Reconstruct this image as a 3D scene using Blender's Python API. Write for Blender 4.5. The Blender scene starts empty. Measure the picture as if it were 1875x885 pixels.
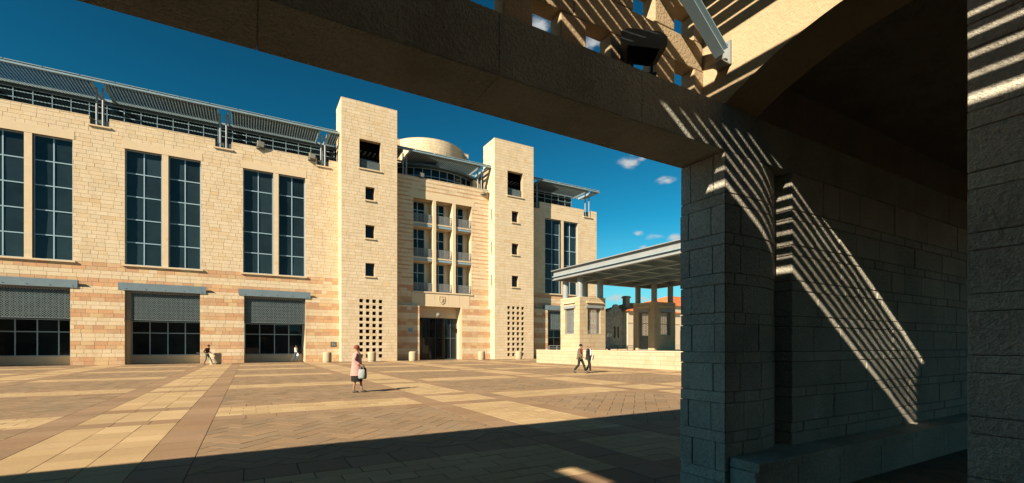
import bpy, bmesh, math, random
from mathutils import Vector, Matrix

# ---------------------------------------------------------------- camera, sky, sun, exposure
scn = bpy.context.scene
COL = scn.collection
YAW = math.radians(29.7)
cam_d = bpy.data.cameras.new("camera"); cam = bpy.data.objects.new("camera", cam_d); COL.objects.link(cam)
cam.location = (0, 0, 1.6)
cam.rotation_euler = (math.radians(90), 0, -YAW)
cam_d.sensor_width = 36.0
cam_d.lens = 36.0 * 846.0 / 1875.0
cam_d.shift_y = (634.5 - 442.5) / 1875.0
cam_d.clip_start = 0.05
cam_d.clip_end = 3000
scn.camera = cam
scn.render.resolution_x = 1024; scn.render.resolution_y = 483

LIGHT = Vector((1.54, 0.63, -1.0)).normalized()          # the way sunlight travels
ELEV = math.asin(-LIGHT.z)
sun_d = bpy.data.lights.new("sun", 'SUN'); sun = bpy.data.objects.new("sun", sun_d); COL.objects.link(sun)
sun_d.energy = 4.5; sun_d.angle = math.radians(0.45); sun_d.color = (1.0, 0.86, 0.66)
sun.rotation_euler = LIGHT.to_track_quat('-Z', 'Y').to_euler()
sun.location = (-30, -15, 40)

world = bpy.data.worlds.new("World"); scn.world = world; world.use_nodes = True
EXPOSURE = 1.48
SKY_STRENGTH = 0.05
scn.view_settings.view_transform = 'Standard'
scn.view_settings.look = 'None'
scn.view_settings.exposure = EXPOSURE
scn.view_settings.gamma = 1.0
scn.view_settings.use_curve_mapping = False
scn.cycles.max_bounces = 12; scn.cycles.diffuse_bounces = 8

def build_sky():
    nt = world.node_tree; N = nt.nodes; L = nt.links
    for n in list(N): N.remove(n)
    out = N.new('ShaderNodeOutputWorld'); bg = N.new('ShaderNodeBackground')
    sky = N.new('ShaderNodeTexSky'); sky.sky_type = 'NISHITA'; sky.sun_disc = False
    sky.sun_elevation = ELEV
    sky.sun_rotation = math.atan2(-LIGHT.x, -LIGHT.y)
    sky.air_density = 1.0; sky.dust_density = 0.4; sky.ozone_density = 2.0; sky.altitude = 750
    bg.inputs['Strength'].default_value = SKY_STRENGTH
    grade = N.new('ShaderNodeMix'); grade.data_type = 'RGBA'; grade.blend_type = 'MULTIPLY'
    grade.inputs[0].default_value = 1.0
    gam = N.new('ShaderNodeGamma'); gam.inputs[1].default_value = 1.68; L.new(sky.outputs[0], gam.inputs[0])
    L.new(gam.outputs[0], grade.inputs[6]); grade.inputs[7].default_value = (0.038, 0.285, 0.225, 1)   # polarised, deep blue film sky
    tc = N.new('ShaderNodeTexCoord')
    def math_(op, a, b=None, clamp=False):
        m = N.new('ShaderNodeMath'); m.operation = op; m.use_clamp = clamp
        for i, v in enumerate((a, b)):
            if v is None: continue
            if isinstance(v, (int, float)): m.inputs[i].default_value = v
            else: L.new(v, m.inputs[i])
        return m.outputs[0]
    # a scatter of small fair-weather clouds: each a soft patch in the sky dome, broken up by noise
    patches = [(1152, 297, .046, 2.3), (1178, 290, .03, 2.3), (1222, 331, .038, 2.8), (1167, 428, .02, 2.2), (1205, 433, .04, 2.8),
               (1236, 434, .034, 2.4), (1178, 453, .02, 2.2), (1125, 546, .045, 2.6), (1180, 548, .035, 2.0), (1213, 552, .045, 2.4),
               (1240, 556, .04, 2.4), (1310, 470, .06, 2.5), (1420, 380, .05, 2.3), (1600, 430, .09, 2.4), (985, 48, .05, 2.0), (1085, 80, .04, 2.0)]
    s, c = math.sin(YAW), math.cos(YAW)
    total = None
    for (px, py, rad, flat) in patches:
        a = (px - 937.5) / 846.0; b = (634.5 - py) / 846.0
        d = Vector((s + a * c, c - a * s, b)).normalized()
        sub = N.new('ShaderNodeVectorMath'); sub.operation = 'SUBTRACT'; L.new(tc.outputs['Generated'], sub.inputs[0]); sub.inputs[1].default_value = d
        mul = N.new('ShaderNodeVectorMath'); mul.operation = 'MULTIPLY'; L.new(sub.outputs[0], mul.inputs[0]); mul.inputs[1].default_value = (1, 1, flat)
        ln = N.new('ShaderNodeVectorMath'); ln.operation = 'LENGTH'; L.new(mul.outputs[0], ln.inputs[0])
        v = math_('SUBTRACT', 1.0, math_('DIVIDE', ln.outputs['Value'], rad), True)
        total = v if total is None else math_('MAXIMUM', total, v)
    nz = N.new('ShaderNodeTexNoise'); nz.inputs['Scale'].default_value = 27; nz.inputs['Detail'].default_value = 10; nz.inputs['Roughness'].default_value = .62
    mp = N.new('ShaderNodeMapping'); mp.inputs['Scale'].default_value = (1, 1, 2.2)
    L.new(tc.outputs['Generated'], mp.inputs['Vector']); L.new(mp.outputs[0], nz.inputs['Vector'])
    dens = math_('ADD', math_('MULTIPLY', total, 0.62), math_('SUBTRACT', nz.outputs[0], 0.78))
    mr = N.new('ShaderNodeMapRange'); mr.interpolation_type = 'SMOOTHSTEP'; L.new(dens, mr.inputs[0])
    mr.inputs[1].default_value = -.02; mr.inputs[2].default_value = 0.40; mr.inputs[3].default_value = 0; mr.inputs[4].default_value = .9
    mix = N.new('ShaderNodeMix'); mix.data_type = 'RGBA'
    sep = N.new('ShaderNodeSeparateXYZ'); L.new(tc.outputs['Generated'], sep.inputs[0])
    hz = N.new('ShaderNodeMapRange'); hz.interpolation_type = 'SMOOTHSTEP'; L.new(sep.outputs[2], hz.inputs[0])
    hz.inputs[1].default_value = .27; hz.inputs[2].default_value = -.02; hz.inputs[3].default_value = 0; hz.inputs[4].default_value = .92
    hmix = N.new('ShaderNodeMix'); hmix.data_type = 'RGBA'; L.new(hz.outputs[0], hmix.inputs[0]); L.new(grade.outputs[2], hmix.inputs[6]); hmix.inputs[7].default_value = (2.1, 3.9, 4.7, 1)
    L.new(mr.outputs[0], mix.inputs[0]); L.new(hmix.outputs[2], mix.inputs[6]); mix.inputs[7].default_value = (4.4, 4.5, 4.4, 1)
    L.new(mix.outputs[2], bg.inputs['Color']); L.new(bg.outputs[0], out.inputs[0])
build_sky()

# ---------------------------------------------------------------- helpers
R = random.Random(7)

def tag(o, label=None, cat=None, group=None, kind=None):
    if label: o['label'] = label
    if cat: o['category'] = cat
    if group: o['group'] = group
    if kind: o['kind'] = kind
    return o

def root(name, loc, label, cat, group=None):
    o = bpy.data.objects.new(name, None); COL.objects.link(o); o.location = loc
    o.empty_display_size = .3
    return tag(o, label, cat, group)

def setp(o, parent):
    if parent is not None:
        o.parent = parent
        if parent.type == 'EMPTY':
            o.matrix_parent_inverse = Matrix.Translation(-Vector(parent.location))
    return o

class MB:
    def __init__(s): s.v = []; s.f = []; s.c = []
    def face(s, pts, col=None):
        n = len(s.v); s.v.extend(pts); s.f.append(tuple(range(n, n + len(pts)))); s.c.append(col)
    def box(s, x0, x1, y0, y1, z0, z1, col=None):
        n = len(s.v)
        s.v += [(x0,y0,z0),(x1,y0,z0),(x1,y1,z0),(x0,y1,z0),(x0,y0,z1),(x1,y0,z1),(x1,y1,z1),(x0,y1,z1)]
        for q in ((0,3,2,1),(4,5,6,7),(0,1,5,4),(1,2,6,5),(2,3,7,6),(3,0,4,7)):
            s.f.append(tuple(n + i for i in q)); s.c.append(col)
    def obox(s, c, ax, ay, az, col=None):      # oriented box: centre and three half-axis vectors
        c = Vector(c); ax, ay, az = Vector(ax), Vector(ay), Vector(az); n = len(s.v)
        for k in (-1, 1):
            for (i, j) in ((-1,-1),(1,-1),(1,1),(-1,1)): s.v.append(tuple(c + ax*i + ay*j + az*k))
        for q in ((0,3,2,1),(4,5,6,7),(0,1,5,4),(1,2,6,5),(2,3,7,6),(3,0,4,7)):
            s.f.append(tuple(n + i for i in q)); s.c.append(col)
    def bar(s, p, q, w, h=None, col=None):
        p, q = Vector(p), Vector(q); h = h or w; d = q - p
        if d.length < 1e-6: return
        a = d.normalized(); up = Vector((0,0,1)) if abs(a.z) < .95 else Vector((0,1,0))
        x = a.cross(up).normalized(); y = x.cross(a).normalized()
        s.obox((p+q)/2, d/2, x*w/2, y*h/2, col)
    def tube(s, p, q, r, n=10, r2=None, cap=True, col=None):
        p, q = Vector(p), Vector(q); r2 = r if r2 is None else r2; a = (q-p).normalized()
        up = Vector((0,0,1)) if abs(a.z) < .95 else Vector((1,0,0))
        x = a.cross(up).normalized(); y = a.cross(x).normalized(); b = len(s.v)
        for (o, rr) in ((p, r), (q, r2)):
            for i in range(n):
                t = 2*math.pi*i/n; s.v.append(tuple(o + x*math.cos(t)*rr + y*math.sin(t)*rr))
        for i in range(n):
            j = (i+1) % n; s.f.append((b+i, b+n+i, b+n+j, b+j)); s.c.append(col)
        if cap:
            s.f.append(tuple(b+i for i in range(n))); s.c.append(col)
            s.f.append(tuple(b+n+i for i in reversed(range(n)))); s.c.append(col)
    def lathe(s, c, prof, n=20, col=None):     # prof: (r, z) bottom to top
        b = len(s.v); cx, cy, cz = c
        for (r, z) in prof:
            for i in range(n):
                t = 2*math.pi*i/n; s.v.append((cx + r*math.cos(t), cy + r*math.sin(t), cz + z))
        for k in range(len(prof)-1):
            for i in range(n):
                j = (i+1) % n; s.f.append((b+k*n+i, b+k*n+j, b+(k+1)*n+j, b+(k+1)*n+i)); s.c.append(col)
        s.f.append(tuple(b+i for i in reversed(range(n)))); s.c.append(col)
        e = b + (len(prof)-1)*n
        s.f.append(tuple(e+i for i in range(n))); s.c.append(col)
    def prism(s, poly, z0, z1, col=None):      # poly counter-clockwise in XY
        n = len(s.v); k = len(poly)
        s.v += [(x,y,z0) for x,y in poly] + [(x,y,z1) for x,y in poly]
        s.f.append(tuple(n+i for i in reversed(range(k)))); s.c.append(col)
        s.f.append(tuple(n+k+i for i in range(k))); s.c.append(col)
        for i in range(k):
            j = (i+1) % k; s.f.append((n+i, n+j, n+k+j, n+k+i)); s.c.append(col)
    def loft(s, rings, n=14, col=None):        # rings: (cx, cy, cz, rx, ry)
        b = len(s.v)
        for (cx, cy, cz, rx, ry) in rings:
            for i in range(n):
                t = 2*math.pi*i/n; s.v.append((cx+rx*math.cos(t), cy+ry*math.sin(t), cz))
        for k in range(len(rings)-1):
            for i in range(n):
                j = (i+1) % n; s.f.append((b+k*n+i, b+k*n+j, b+(k+1)*n+j, b+(k+1)*n+i)); s.c.append(col)
        s.f.append(tuple(b+i for i in reversed(range(n)))); s.c.append(col)
        e = b+(len(rings)-1)*n
        s.f.append(tuple(e+i for i in range(n))); s.c.append(col)
    def build(s, name, mat, parent=None, smooth=False, kind=None, bevel=0, label=None):
        me = bpy.data.meshes.new(name); me.from_pydata(s.v, [], s.f)
        if any(c is not None for c in s.c):
            at = me.color_attributes.new('Col', 'FLOAT_COLOR', 'CORNER'); buf = []
            for p in me.polygons:
                c = s.c[p.index] or (.5,.5,.5); buf += [c[0], c[1], c[2], 1.0] * len(p.vertices)
            at.data.foreach_set('color', buf)
        if smooth:
            me.polygons.foreach_set('use_smooth', [True]*len(me.polygons))
        me.materials.append(mat); me.update()
        o = bpy.data.objects.new(name, me); COL.objects.link(o)
        if smooth:
            try: me.set_sharp_from_angle(angle=math.radians(40))
            except Exception: pass
        if bevel:
            b = o.modifiers.new('bevel', 'BEVEL'); b.width = bevel; b.segments = 2; b.limit_method = 'ANGLE'
        setp(o, parent)
        if kind: o['kind'] = kind
        if label: o['label'] = label
        return o

# ---------------------------------------------------------------- materials
def new_mat(name):
    m = bpy.data.materials.new(name); m.use_nodes = True
    nt = m.node_tree; b = nt.nodes['Principled BSDF']
    return m, nt, b

def stone_mat(name, base=None, var=.12, bump=.25, scale=14, rough=.9, dist=.02, coarse=1.3, rnd=0.0, stain=0.0, detail=5):
    """Stone: vertex colour (one tone per block) or a plain base, mottled by noise, with tooled relief."""
    m, nt, b = new_mat(name); N, L = nt.nodes, nt.links
    tc = N.new('ShaderNodeTexCoord')
    geo = N.new('ShaderNodeNewGeometry')
    n1 = N.new('ShaderNodeTexNoise'); n1.inputs['Scale'].default_value = coarse; n1.inputs['Detail'].default_value = 4
    n2 = N.new('ShaderNodeTexNoise'); n2.inputs['Scale'].default_value = scale; n2.inputs['Detail'].default_value = detail; n2.inputs['Roughness'].default_value = .65
    L.new(geo.outputs['Position'], n1.inputs['Vector']); L.new(geo.outputs['Position'], n2.inputs['Vector'])
    if base is None:
        at = N.new('ShaderNodeAttribute'); at.attribute_name = 'Col'; src = at.outputs['Color']
    else:
        rg = N.new('ShaderNodeRGB'); rg.outputs[0].default_value = (*base, 1); src = rg.outputs[0]
    add = N.new('ShaderNodeMath'); add.operation = 'ADD'; L.new(n1.outputs[0], add.inputs[0]); L.new(n2.outputs[0], add.inputs[1])
    mr = N.new('ShaderNodeMapRange'); L.new(add.outputs[0], mr.inputs[0])
    mr.inputs[1].default_value = .6; mr.inputs[2].default_value = 1.4; mr.inputs[3].default_value = 1-var; mr.inputs[4].default_value = 1+var
    fac = mr.outputs[0]
    if rnd:
        oi = N.new('ShaderNodeObjectInfo'); r2 = N.new('ShaderNodeMapRange'); L.new(oi.outputs['Random'], r2.inputs[0])
        r2.inputs[3].default_value = 1-rnd; r2.inputs[4].default_value = 1+rnd
        mm = N.new('ShaderNodeMath'); mm.operation = 'MULTIPLY'; L.new(fac, mm.inputs[0]); L.new(r2.outputs[0], mm.inputs[1]); fac = mm.outputs[0]
    sc = N.new('ShaderNodeVectorMath'); sc.operation = 'SCALE'; L.new(src, sc.inputs[0]); L.new(fac, sc.inputs['Scale'])
    colout = sc.outputs[0]
    if stain:
        n3 = N.new('ShaderNodeTexNoise'); n3.inputs['Scale'].default_value = .8; n3.inputs['Detail'].default_value = 6; n3.inputs['Roughness'].default_value = .7
        mp = N.new('ShaderNodeMapping'); mp.inputs['Scale'].default_value = (1.6, 1.6, .35); L.new(geo.outputs['Position'], mp.inputs['Vector']); L.new(mp.outputs[0], n3.inputs['Vector'])
        m3 = N.new('ShaderNodeMapRange'); L.new(n3.outputs[0], m3.inputs[0]); m3.inputs[1].default_value = .52; m3.inputs[2].default_value = .75
        m3.inputs[3].default_value = 0; m3.inputs[4].default_value = stain
        mx = N.new('ShaderNodeMix'); mx.data_type = 'RGBA'; L.new(m3.outputs[0], mx.inputs[0]); L.new(colout, mx.inputs[6]); mx.inputs[7].default_value = (.16, .12, .075, 1)
        colout = mx.outputs[2]
    L.new(colout, b.inputs['Base Color'])
    b.inputs['Roughness'].default_value = rough; b.inputs['Specular IOR Level'].default_value = .15
    bp = N.new('ShaderNodeBump'); bp.inputs['Strength'].default_value = bump; bp.inputs['Distance'].default_value = dist
    L.new(n2.outputs[0], bp.inputs['Height']); L.new(bp.outputs[0], b.inputs['Normal'])
    return m

def plain_mat(name, col, rough=.5, metal=0.0, spec=.4, var=.1, scale=6, bump=0.0, coat=0):
    m, nt, b = new_mat(name); N, L = nt.nodes, nt.links
    geo = N.new('ShaderNodeNewGeometry'); n = N.new('ShaderNodeTexNoise'); n.inputs['Scale'].default_value = scale; n.inputs['Detail'].default_value = 5
    L.new(geo.outputs['Position'], n.inputs['Vector'])
    mr = N.new('ShaderNodeMapRange'); L.new(n.outputs[0], mr.inputs[0]); mr.inputs[1].default_value = .3; mr.inputs[2].default_value = .7
    mr.inputs[3].default_value = 1-var; mr.inputs[4].default_value = 1+var
    rg = N.new('ShaderNodeRGB'); rg.outputs[0].default_value = (*col, 1)
    sc = N.new('ShaderNodeVectorMath'); sc.operation = 'SCALE'; L.new(rg.outputs[0], sc.inputs[0]); L.new(mr.outputs[0], sc.inputs['Scale'])
    L.new(sc.outputs[0], b.inputs['Base Color'])
    b.inputs['Roughness'].default_value = rough; b.inputs['Metallic'].default_value = metal; b.inputs['Specular IOR Level'].default_value = spec
    if bump:
        bp = N.new('ShaderNodeBump'); bp.inputs['Strength'].default_value = bump; bp.inputs['Distance'].default_value = .01
        L.new(n.outputs[0], bp.inputs['Height']); L.new(bp.outputs[0], b.inputs['Normal'])
    return m

def glass_mat(name, col, rough=.04):
    """Tinted glazing that shows a dark room and a dim reflection, slightly wavy."""
    m, nt, b = new_mat(name); N, L = nt.nodes, nt.links
    geo = N.new('ShaderNodeNewGeometry'); n = N.new('ShaderNodeTexNoise'); n.inputs['Scale'].default_value = .9; n.inputs['Detail'].default_value = 3
    L.new(geo.outputs['Position'], n.inputs['Vector'])
    oi = N.new('ShaderNodeObjectInfo'); ad = N.new('ShaderNodeMath'); ad.operation = 'ADD'; L.new(n.outputs[0], ad.inputs[0]); L.new(oi.outputs['Random'], ad.inputs[1])
    mr = N.new('ShaderNodeMapRange'); L.new(ad.outputs[0], mr.inputs[0]); mr.inputs[1].default_value = .2; mr.inputs[2].default_value = 1.6
    mr.inputs[3].default_value = .45; mr.inputs[4].default_value = 1.7
    rg = N.new('ShaderNodeRGB'); rg.outputs[0].default_value = (*col, 1)
    sc = N.new('ShaderNodeVectorMath'); sc.operation = 'SCALE'; L.new(rg.outputs[0], sc.inputs[0]); L.new(mr.outputs[0], sc.inputs['Scale'])
    L.new(sc.outputs[0], b.inputs['Base Color']); b.inputs['Roughness'].default_value = rough
    b.inputs['Specular IOR Level'].default_value = .27
    bp = N.new('ShaderNodeBump'); bp.inputs['Strength'].default_value = .05; bp.inputs['Distance'].default_value = .05
    L.new(n.outputs[0], bp.inputs['Height']); L.new(bp.outputs[0], b.inputs['Normal'])
    return m

M = {}
M['ashlar'] = stone_mat('ashlar', None, .08, .3, 9, .92, .03, 1.2, stain=.2)
M['mortar'] = stone_mat('mortar', (.36, .275, .175), .12, .2, 20, .95)
M['smooth_stone'] = stone_mat('smooth_stone', (.56, .44, .29), .06, .1, 18, .85)
M['pier_stone_lifted'] = stone_mat('pier_stone_lifted', (.45, .42, .35), .38, 1.0, 34, .95, .03, 1.1, rnd=.10, detail=4)  # same stone as the beam, made paler to stand in for sky fill
M['beam_stone'] = stone_mat('beam_stone', (.33, .335, .285), .34, 1.0, 40, .95, .03, 1.5, stain=.5, detail=4)  # warm stone greyed: the cool tint of the shade put into the colour
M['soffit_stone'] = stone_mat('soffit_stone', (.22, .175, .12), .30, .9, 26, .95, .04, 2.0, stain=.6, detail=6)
M['arch_stone'] = stone_mat('arch_stone', (.38, .285, .175), .16, .55, 34, .95, .02, 1.2, detail=3)
M['pendant_glass'] = plain_mat('pendant_glass', (.16, .16, .14), .2, 0, .5, .05, 8)
M['lintel_steel'] = plain_mat('lintel_steel', (.13, .175, .20), .45, 0, .4, .08, 2)
M['joint'] = stone_mat('joint', (.21, .18, .135), .1, .3, 30, .95)
M['paver'] = stone_mat('paver', None, .16, .4, 16, .8, .012, .5, stain=.22)
M['paver_joint'] = stone_mat('paver_joint', (.10, .075, .05), .15, .3, 25, .95)
M['terrace'] = stone_mat('terrace', (.34, .26, .17), .12, .3, 12, .9)
M['steel'] = plain_mat('steel', (.20, .28, .32), .45, 0, .4, .08, 2)
M['steel_dark'] = plain_mat('steel_dark', (.06, .085, .10), .45, 0, .4, .1, 2)
M['steel_light'] = plain_mat('steel_light', (.21, .225, .23), .4, 0, .4, .07, 2)
M['frame'] = plain_mat('frame', (.25, .36, .43), .4, 0, .4, .06, 2)
M['lattice'] = plain_mat('lattice', (.145, .185, .19), .5, 0, .4, .1, 2)
M['glass'] = glass_mat('glass', (.012, .021, .025))
M['glass_dark'] = glass_mat('glass_dark', (.006, .010, .012))
M['dark'] = plain_mat('dark', (.012, .014, .014), .9, 0, .1, .3, 1)  # near-black: the shade of unlit interiors put into the colour
M['black'] = plain_mat('black', (.012, .013, .014), .45, 0, .4, .2, 8)
M['lamp_body'] = plain_mat('lamp_body', (.18, .17, .12), .5, 0, .4, .1, 8)
M['lamp_glass'] = plain_mat('lamp_glass', (.6, .6, .55), .15, 0, .6, .05, 8)
M['tile'] = stone_mat('tile', None, .18, .3, 8, .85)
M['render_wall'] = stone_mat('render_wall', (.52, .43, .31), .08, .15, 6, .9, stain=.25)
M['old_stone'] = stone_mat('old_stone', None, .15, .4, 6, .95, stain=.3)
M['bronze'] = plain_mat('bronze', (.035, .032, .025), .4, .5, .4, .25, 20)

CREAM = [(.575,.455,.305),(.565,.442,.288),(.59,.475,.325),(.56,.445,.298),(.58,.462,.31),(.57,.45,.305),(.555,.425,.268)]
CREAM_ACC = [(.55,.41,.245),(.54,.39,.23),(.52,.41,.27)]
PINK = [(.49,.275,.15),(.47,.285,.165),(.515,.31,.17),(.49,.325,.19),(.455,.265,.15),(.53,.365,.20)]
def jit(c, a=.05):
    k = 1 + R.uniform(-a, a); return (c[0]*k, c[1]*k, c[2]*k)
def cream(): return jit(R.choice(CREAM) if R.random() > .02 else R.choice(CREAM_ACC), .022)
def pink(): return jit(R.choice(PINK) if R.random() > .03 else R.choice(CREAM), .045)

def frontY(Y): return lambda u, d, z: (u, Y - d, z)        # wall facing the plaza
def sideX(X): return lambda u, d, z: (X - d, u, z)         # wall facing -X
def sidePX(X): return lambda u, d, z: (X + d, u, z)        # wall facing +X
def backY(Y): return lambda u, d, z: (u, Y + d, z)

def holed(mb, u0, u1, z0, z1, ops, thick, place, col=None):
    """A wall slab with rectangular openings cut right through (front, back and reveals)."""
    us = sorted({u0, u1} | {min(max(v, u0), u1) for o in ops for v in o[:2]})
    zs = sorted({z0, z1} | {min(max(v, z0), z1) for o in ops for v in o[2:4]})
    nu, nz = len(us)-1, len(zs)-1
    def solid(i, j):
        if i < 0 or j < 0 or i >= nu or j >= nz: return False
        cu, cz = (us[i]+us[i+1])/2, (zs[j]+zs[j+1])/2
        return not any(o[0] < cu < o[1] and o[2] < cz < o[3] for o in ops)
    for i in range(nu):
        for j in range(nz):
            if not solid(i, j): continue
            a, b, c, d = us[i], us[i+1], zs[j], zs[j+1]
            mb.face([place(a,0,c), place(b,0,c), place(b,0,d), place(a,0,d)], col)
            mb.face([place(a,-thick,d), place(b,-thick,d), place(b,-thick,c), place(a,-thick,c)], col)
            if not solid(i-1, j): mb.face([place(a,0,c), place(a,0,d), place(a,-thick,d), place(a,-thick,c)], col)
            if not solid(i+1, j): mb.face([place(b,0,d), place(b,0,c), place(b,-thick,c), place(b,-thick,d)], col)
            if not solid(i, j-1): mb.face([place(b,0,c), place(a,0,c), place(a,-thick,c), place(b,-thick,c)], col)
            if not solid(i, j+1): mb.face([place(a,0,d), place(b,0,d), place(b,-thick,d), place(a,-thick,d)], col)

def ashlar(mb, u0, u1, courses, ops, place, colf, lmin=.5, lmax=1.0, gap=.009, proud=(.010, .024)):
    """Courses of separate stones, each with its own tone, length and projection; cut round openings."""
    for (za, zb) in courses:
        h = zb - za
        js = [u0]; u = u0 + R.uniform(.25, lmax)
        while u < u1 - .2:
            js.append(u); u += R.uniform(lmin, lmax)
        js.append(u1)
        zz = sorted({za, zb} | {v for o in ops for v in o[2:4] if za + .02 < v < zb - .02 and o[1] > u0 and o[0] < u1})
        for a, b in zip(js, js[1:]):
            col = colf((za+zb)/2); p = R.uniform(*proud)
            for z0, z1 in zip(zz, zz[1:]):
                cz = (z0+z1)/2; segs = [(a, b)]
                for o in ops:
                    if not (o[2] < cz < o[3]): continue
                    ns = []
                    for (x, y) in segs:
                        if o[1] <= x or o[0] >= y: ns.append((x, y)); continue
                        if x < o[0]: ns.append((x, o[0]))
                        if y > o[1]: ns.append((o[1], y))
                    segs = ns
                for (x, y) in segs:
                    if y - x < .03: continue
                    gx0 = x + (gap if x == a else 0); gx1 = y - (gap if y == b else 0)
                    gz0 = z0 + (gap if z0 == za else 0); gz1 = z1 - (gap if z1 == zb else 0)
                    f = [place(gx0,p,gz0), place(gx1,p,gz0), place(gx1,p,gz1), place(gx0,p,gz1)]
                    k = [place(gx0,-.01,gz0), place(gx1,-.01,gz0), place(gx1,-.01,gz1), place(gx0,-.01,gz1)]
                    mb.face(f, col)
                    for i in range(4):
                        j = (i+1) % 4; mb.face([f[j], f[i], k[i], k[j]], col)

def courses(z0, z1, h=.34):
    out = []; z = z0
    while z < z1 - .05:
        out.append((z, min(z+h, z1))); z += h
    if out and out[-1][1] - out[-1][0] < .12: a = out.pop(); out[-1] = (out[-1][0], a[1])
    return out

def band_col(z):      # pink and cream bands, two courses each, up to the sills of the big windows
    return pink() if (z < 9.2 and int(z/.34) % 4 in (0, 1)) else cream()
def plain_col(z): return cream()
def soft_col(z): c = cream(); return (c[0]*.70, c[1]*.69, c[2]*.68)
def thin_courses(z0, z1):
    out = []; z = z0; k = 0
    while z < z1 - .05:
        h = .33 if k % 2 == 0 else .12
        out.append((z, min(z+h, z1))); z += h; k += 1
    return out

# ================================================================= GROUND
PITCH = 7.9; BAND = .62; STRIP = 1.74
def zone(v, v0):
    t = (v - v0) % PITCH
    if t < BAND: return 'band'
    if t < BAND + STRIP: return 'strip'
    if t < 2*BAND + STRIP: return 'band2'
    return 'field'
X0, Y0 = 4.25, 11.88
def edges(lo, hi, v0):
    k = math.floor((lo - v0)/PITCH); out = []
    while v0 + k*PITCH < hi:
        b = v0 + k*PITCH
        for (n, a, c) in (('band', 0, BAND), ('strip', BAND, BAND+STRIP), ('band', BAND+STRIP, 2*BAND+STRIP), ('field', 2*BAND+STRIP, PITCH)):
            x0, x1 = max(b+a, lo), min(b+c, hi)
            if x1 - x0 > .02: out.append((n, x0, x1, b+a))
        k += 1
    return out

BROWN = [(.235,.152,.088),(.22,.145,.088),(.245,.16,.097),(.225,.14,.082)]
BEIGE = [(.365,.255,.137),(.35,.245,.13),(.38,.272,.15),(.34,.235,.125)]
FIELD = [(.21,.143,.086),(.222,.153,.092),(.198,.137,.083),(.228,.15,.087),(.204,.146,.092)]

def clip(poly, x0, x1, y0, y1):
    for (ax, lim, sgn) in ((0, x0, 1), (0, x1, -1), (1, y0, 1), (1, y1, -1)):
        out = []
        for i in range(len(poly)):
            p, q = poly[i-1], poly[i]
            a, b = sgn*(p[ax]-lim), sgn*(q[ax]-lim)
            if (a >= 0) != (b >= 0):
                t = a/(a-b); out.append((p[0]+(q[0]-p[0])*t, p[1]+(q[1]-p[1])*t))
            if b >= 0: out.append(q)
        poly = out
        if len(poly) < 3: return []
    return poly

PAVERS = []          # (polygon, colour)
def area(p): return .5*abs(sum(p[i-1][0]*p[i][1]-p[i][0]*p[i-1][1] for i in range(len(p))))
def shrink(p, g):
    cx = sum(a for a, _ in p)/len(p); cy = sum(b for _, b in p)/len(p); out = []
    n = len(p)
    for i in range(n):
        a, b, c = Vector(p[i-1]), Vector(p[i]), Vector(p[(i+1) % n])
        d1, d2 = (b-a).normalized(), (c-b).normalized()
        bis = Vector((-d1.y, d1.x)) + Vector((-d2.y, d2.x))
        k = 1 + d1.dot(d2)
        out.append(tuple(b + bis*(g/max(k, .35))))
    return out
def add_paver(poly, cols, g=.006):
    if len(poly) < 3 or area(poly) < .004: return
    cl = [poly[0]]
    for q in poly[1:]:
        if (Vector(q)-Vector(cl[-1])).length > .012: cl.append(q)
    if (Vector(cl[0])-Vector(cl[-1])).length < .012: cl.pop()
    if len(cl) < 3: return
    PAVERS.append((shrink(cl, g), jit(R.choice(cols), .07)))

def herringbone(x0, x1, y0, y1):
    w = .30; c45 = math.sqrt(.5); cx, cy = (x0+x1)/2, (y0+y1)/2; n = int(max(x1-x0, y1-y0)/w) + 4
    for i in range(-n, n):
        for j in range(-n, n):
            s = (i - j) % 4
            if s == 0: q = [(i,j),(i+2,j),(i+2,j+1),(i,j+1)]
            elif s == 3: q = [(i,j),(i+1,j),(i+1,j+2),(i,j+2)]
            else: continue
            pl = [(cx+(a-b)*w*c45, cy+(a+b)*w*c45) for a, b in q]
            if max(p[0] for p in pl) < x0 or min(p[0] for p in pl) > x1 or max(p[1] for p in pl) < y0 or min(p[1] for p in pl) > y1: continue
            add_paver(clip(pl, x0, x1, y0, y1), FIELD)
def running(x0, x1, y0, y1, cols, L=.556, W=.29, along='x', off=0.5):
    a0, a1, b0, b1 = (x0, x1, y0, y1) if along == 'x' else (y0, y1, x0, x1)
    nb = max(1, round((b1-b0)/W)); wb = (b1-b0)/nb
    for k in range(nb):
        a = a0 - (off*L if k % 2 else 0)
        while a < a1:
            p, q = max(a, a0), min(a+L, a1)
            if q - p > .03:
                u, v = b0+k*wb, b0+(k+1)*wb
                poly = [(p,u),(q,u),(q,v),(p,v)] if along == 'x' else [(u,p),(v,p),(v,q),(u,q)]
                add_paver(poly, cols)
            a += L
TERR_X, TERR_Y1, TERR_Z = 24.7, 38.4, 1.2
for (nx, xa, xb, bx) in edges(-26, 46, X0):
    for (ny, ya, yb, by) in edges(-1.5, 51.7, Y0):
        if xa > TERR_X and ya < TERR_Y1 - .5: continue
        if 'band' in (nx, ny):
            if nx == 'band' and ny == 'band': running(xa, xb, ya, yb, BROWN, .62, .62, 'x', 0)
            elif nx == 'band': running(xa, xb, ya, yb, BROWN, .62, .62, 'y', 0)
            elif ny == 'band' : running(xa, xb, ya, yb, BROWN, .62, .62, 'x', 0)
        elif nx == 'field' and ny == 'field':
            herringbone(xa, xb, ya, yb)
        elif nx == 'strip' and xa < -1: running(xa, xb, ya, yb, BEIGE, .58, .58, 'y', 0)
        else:
            running(xa, xb, ya, yb, BEIGE, .556, .29, 'x')

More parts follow.
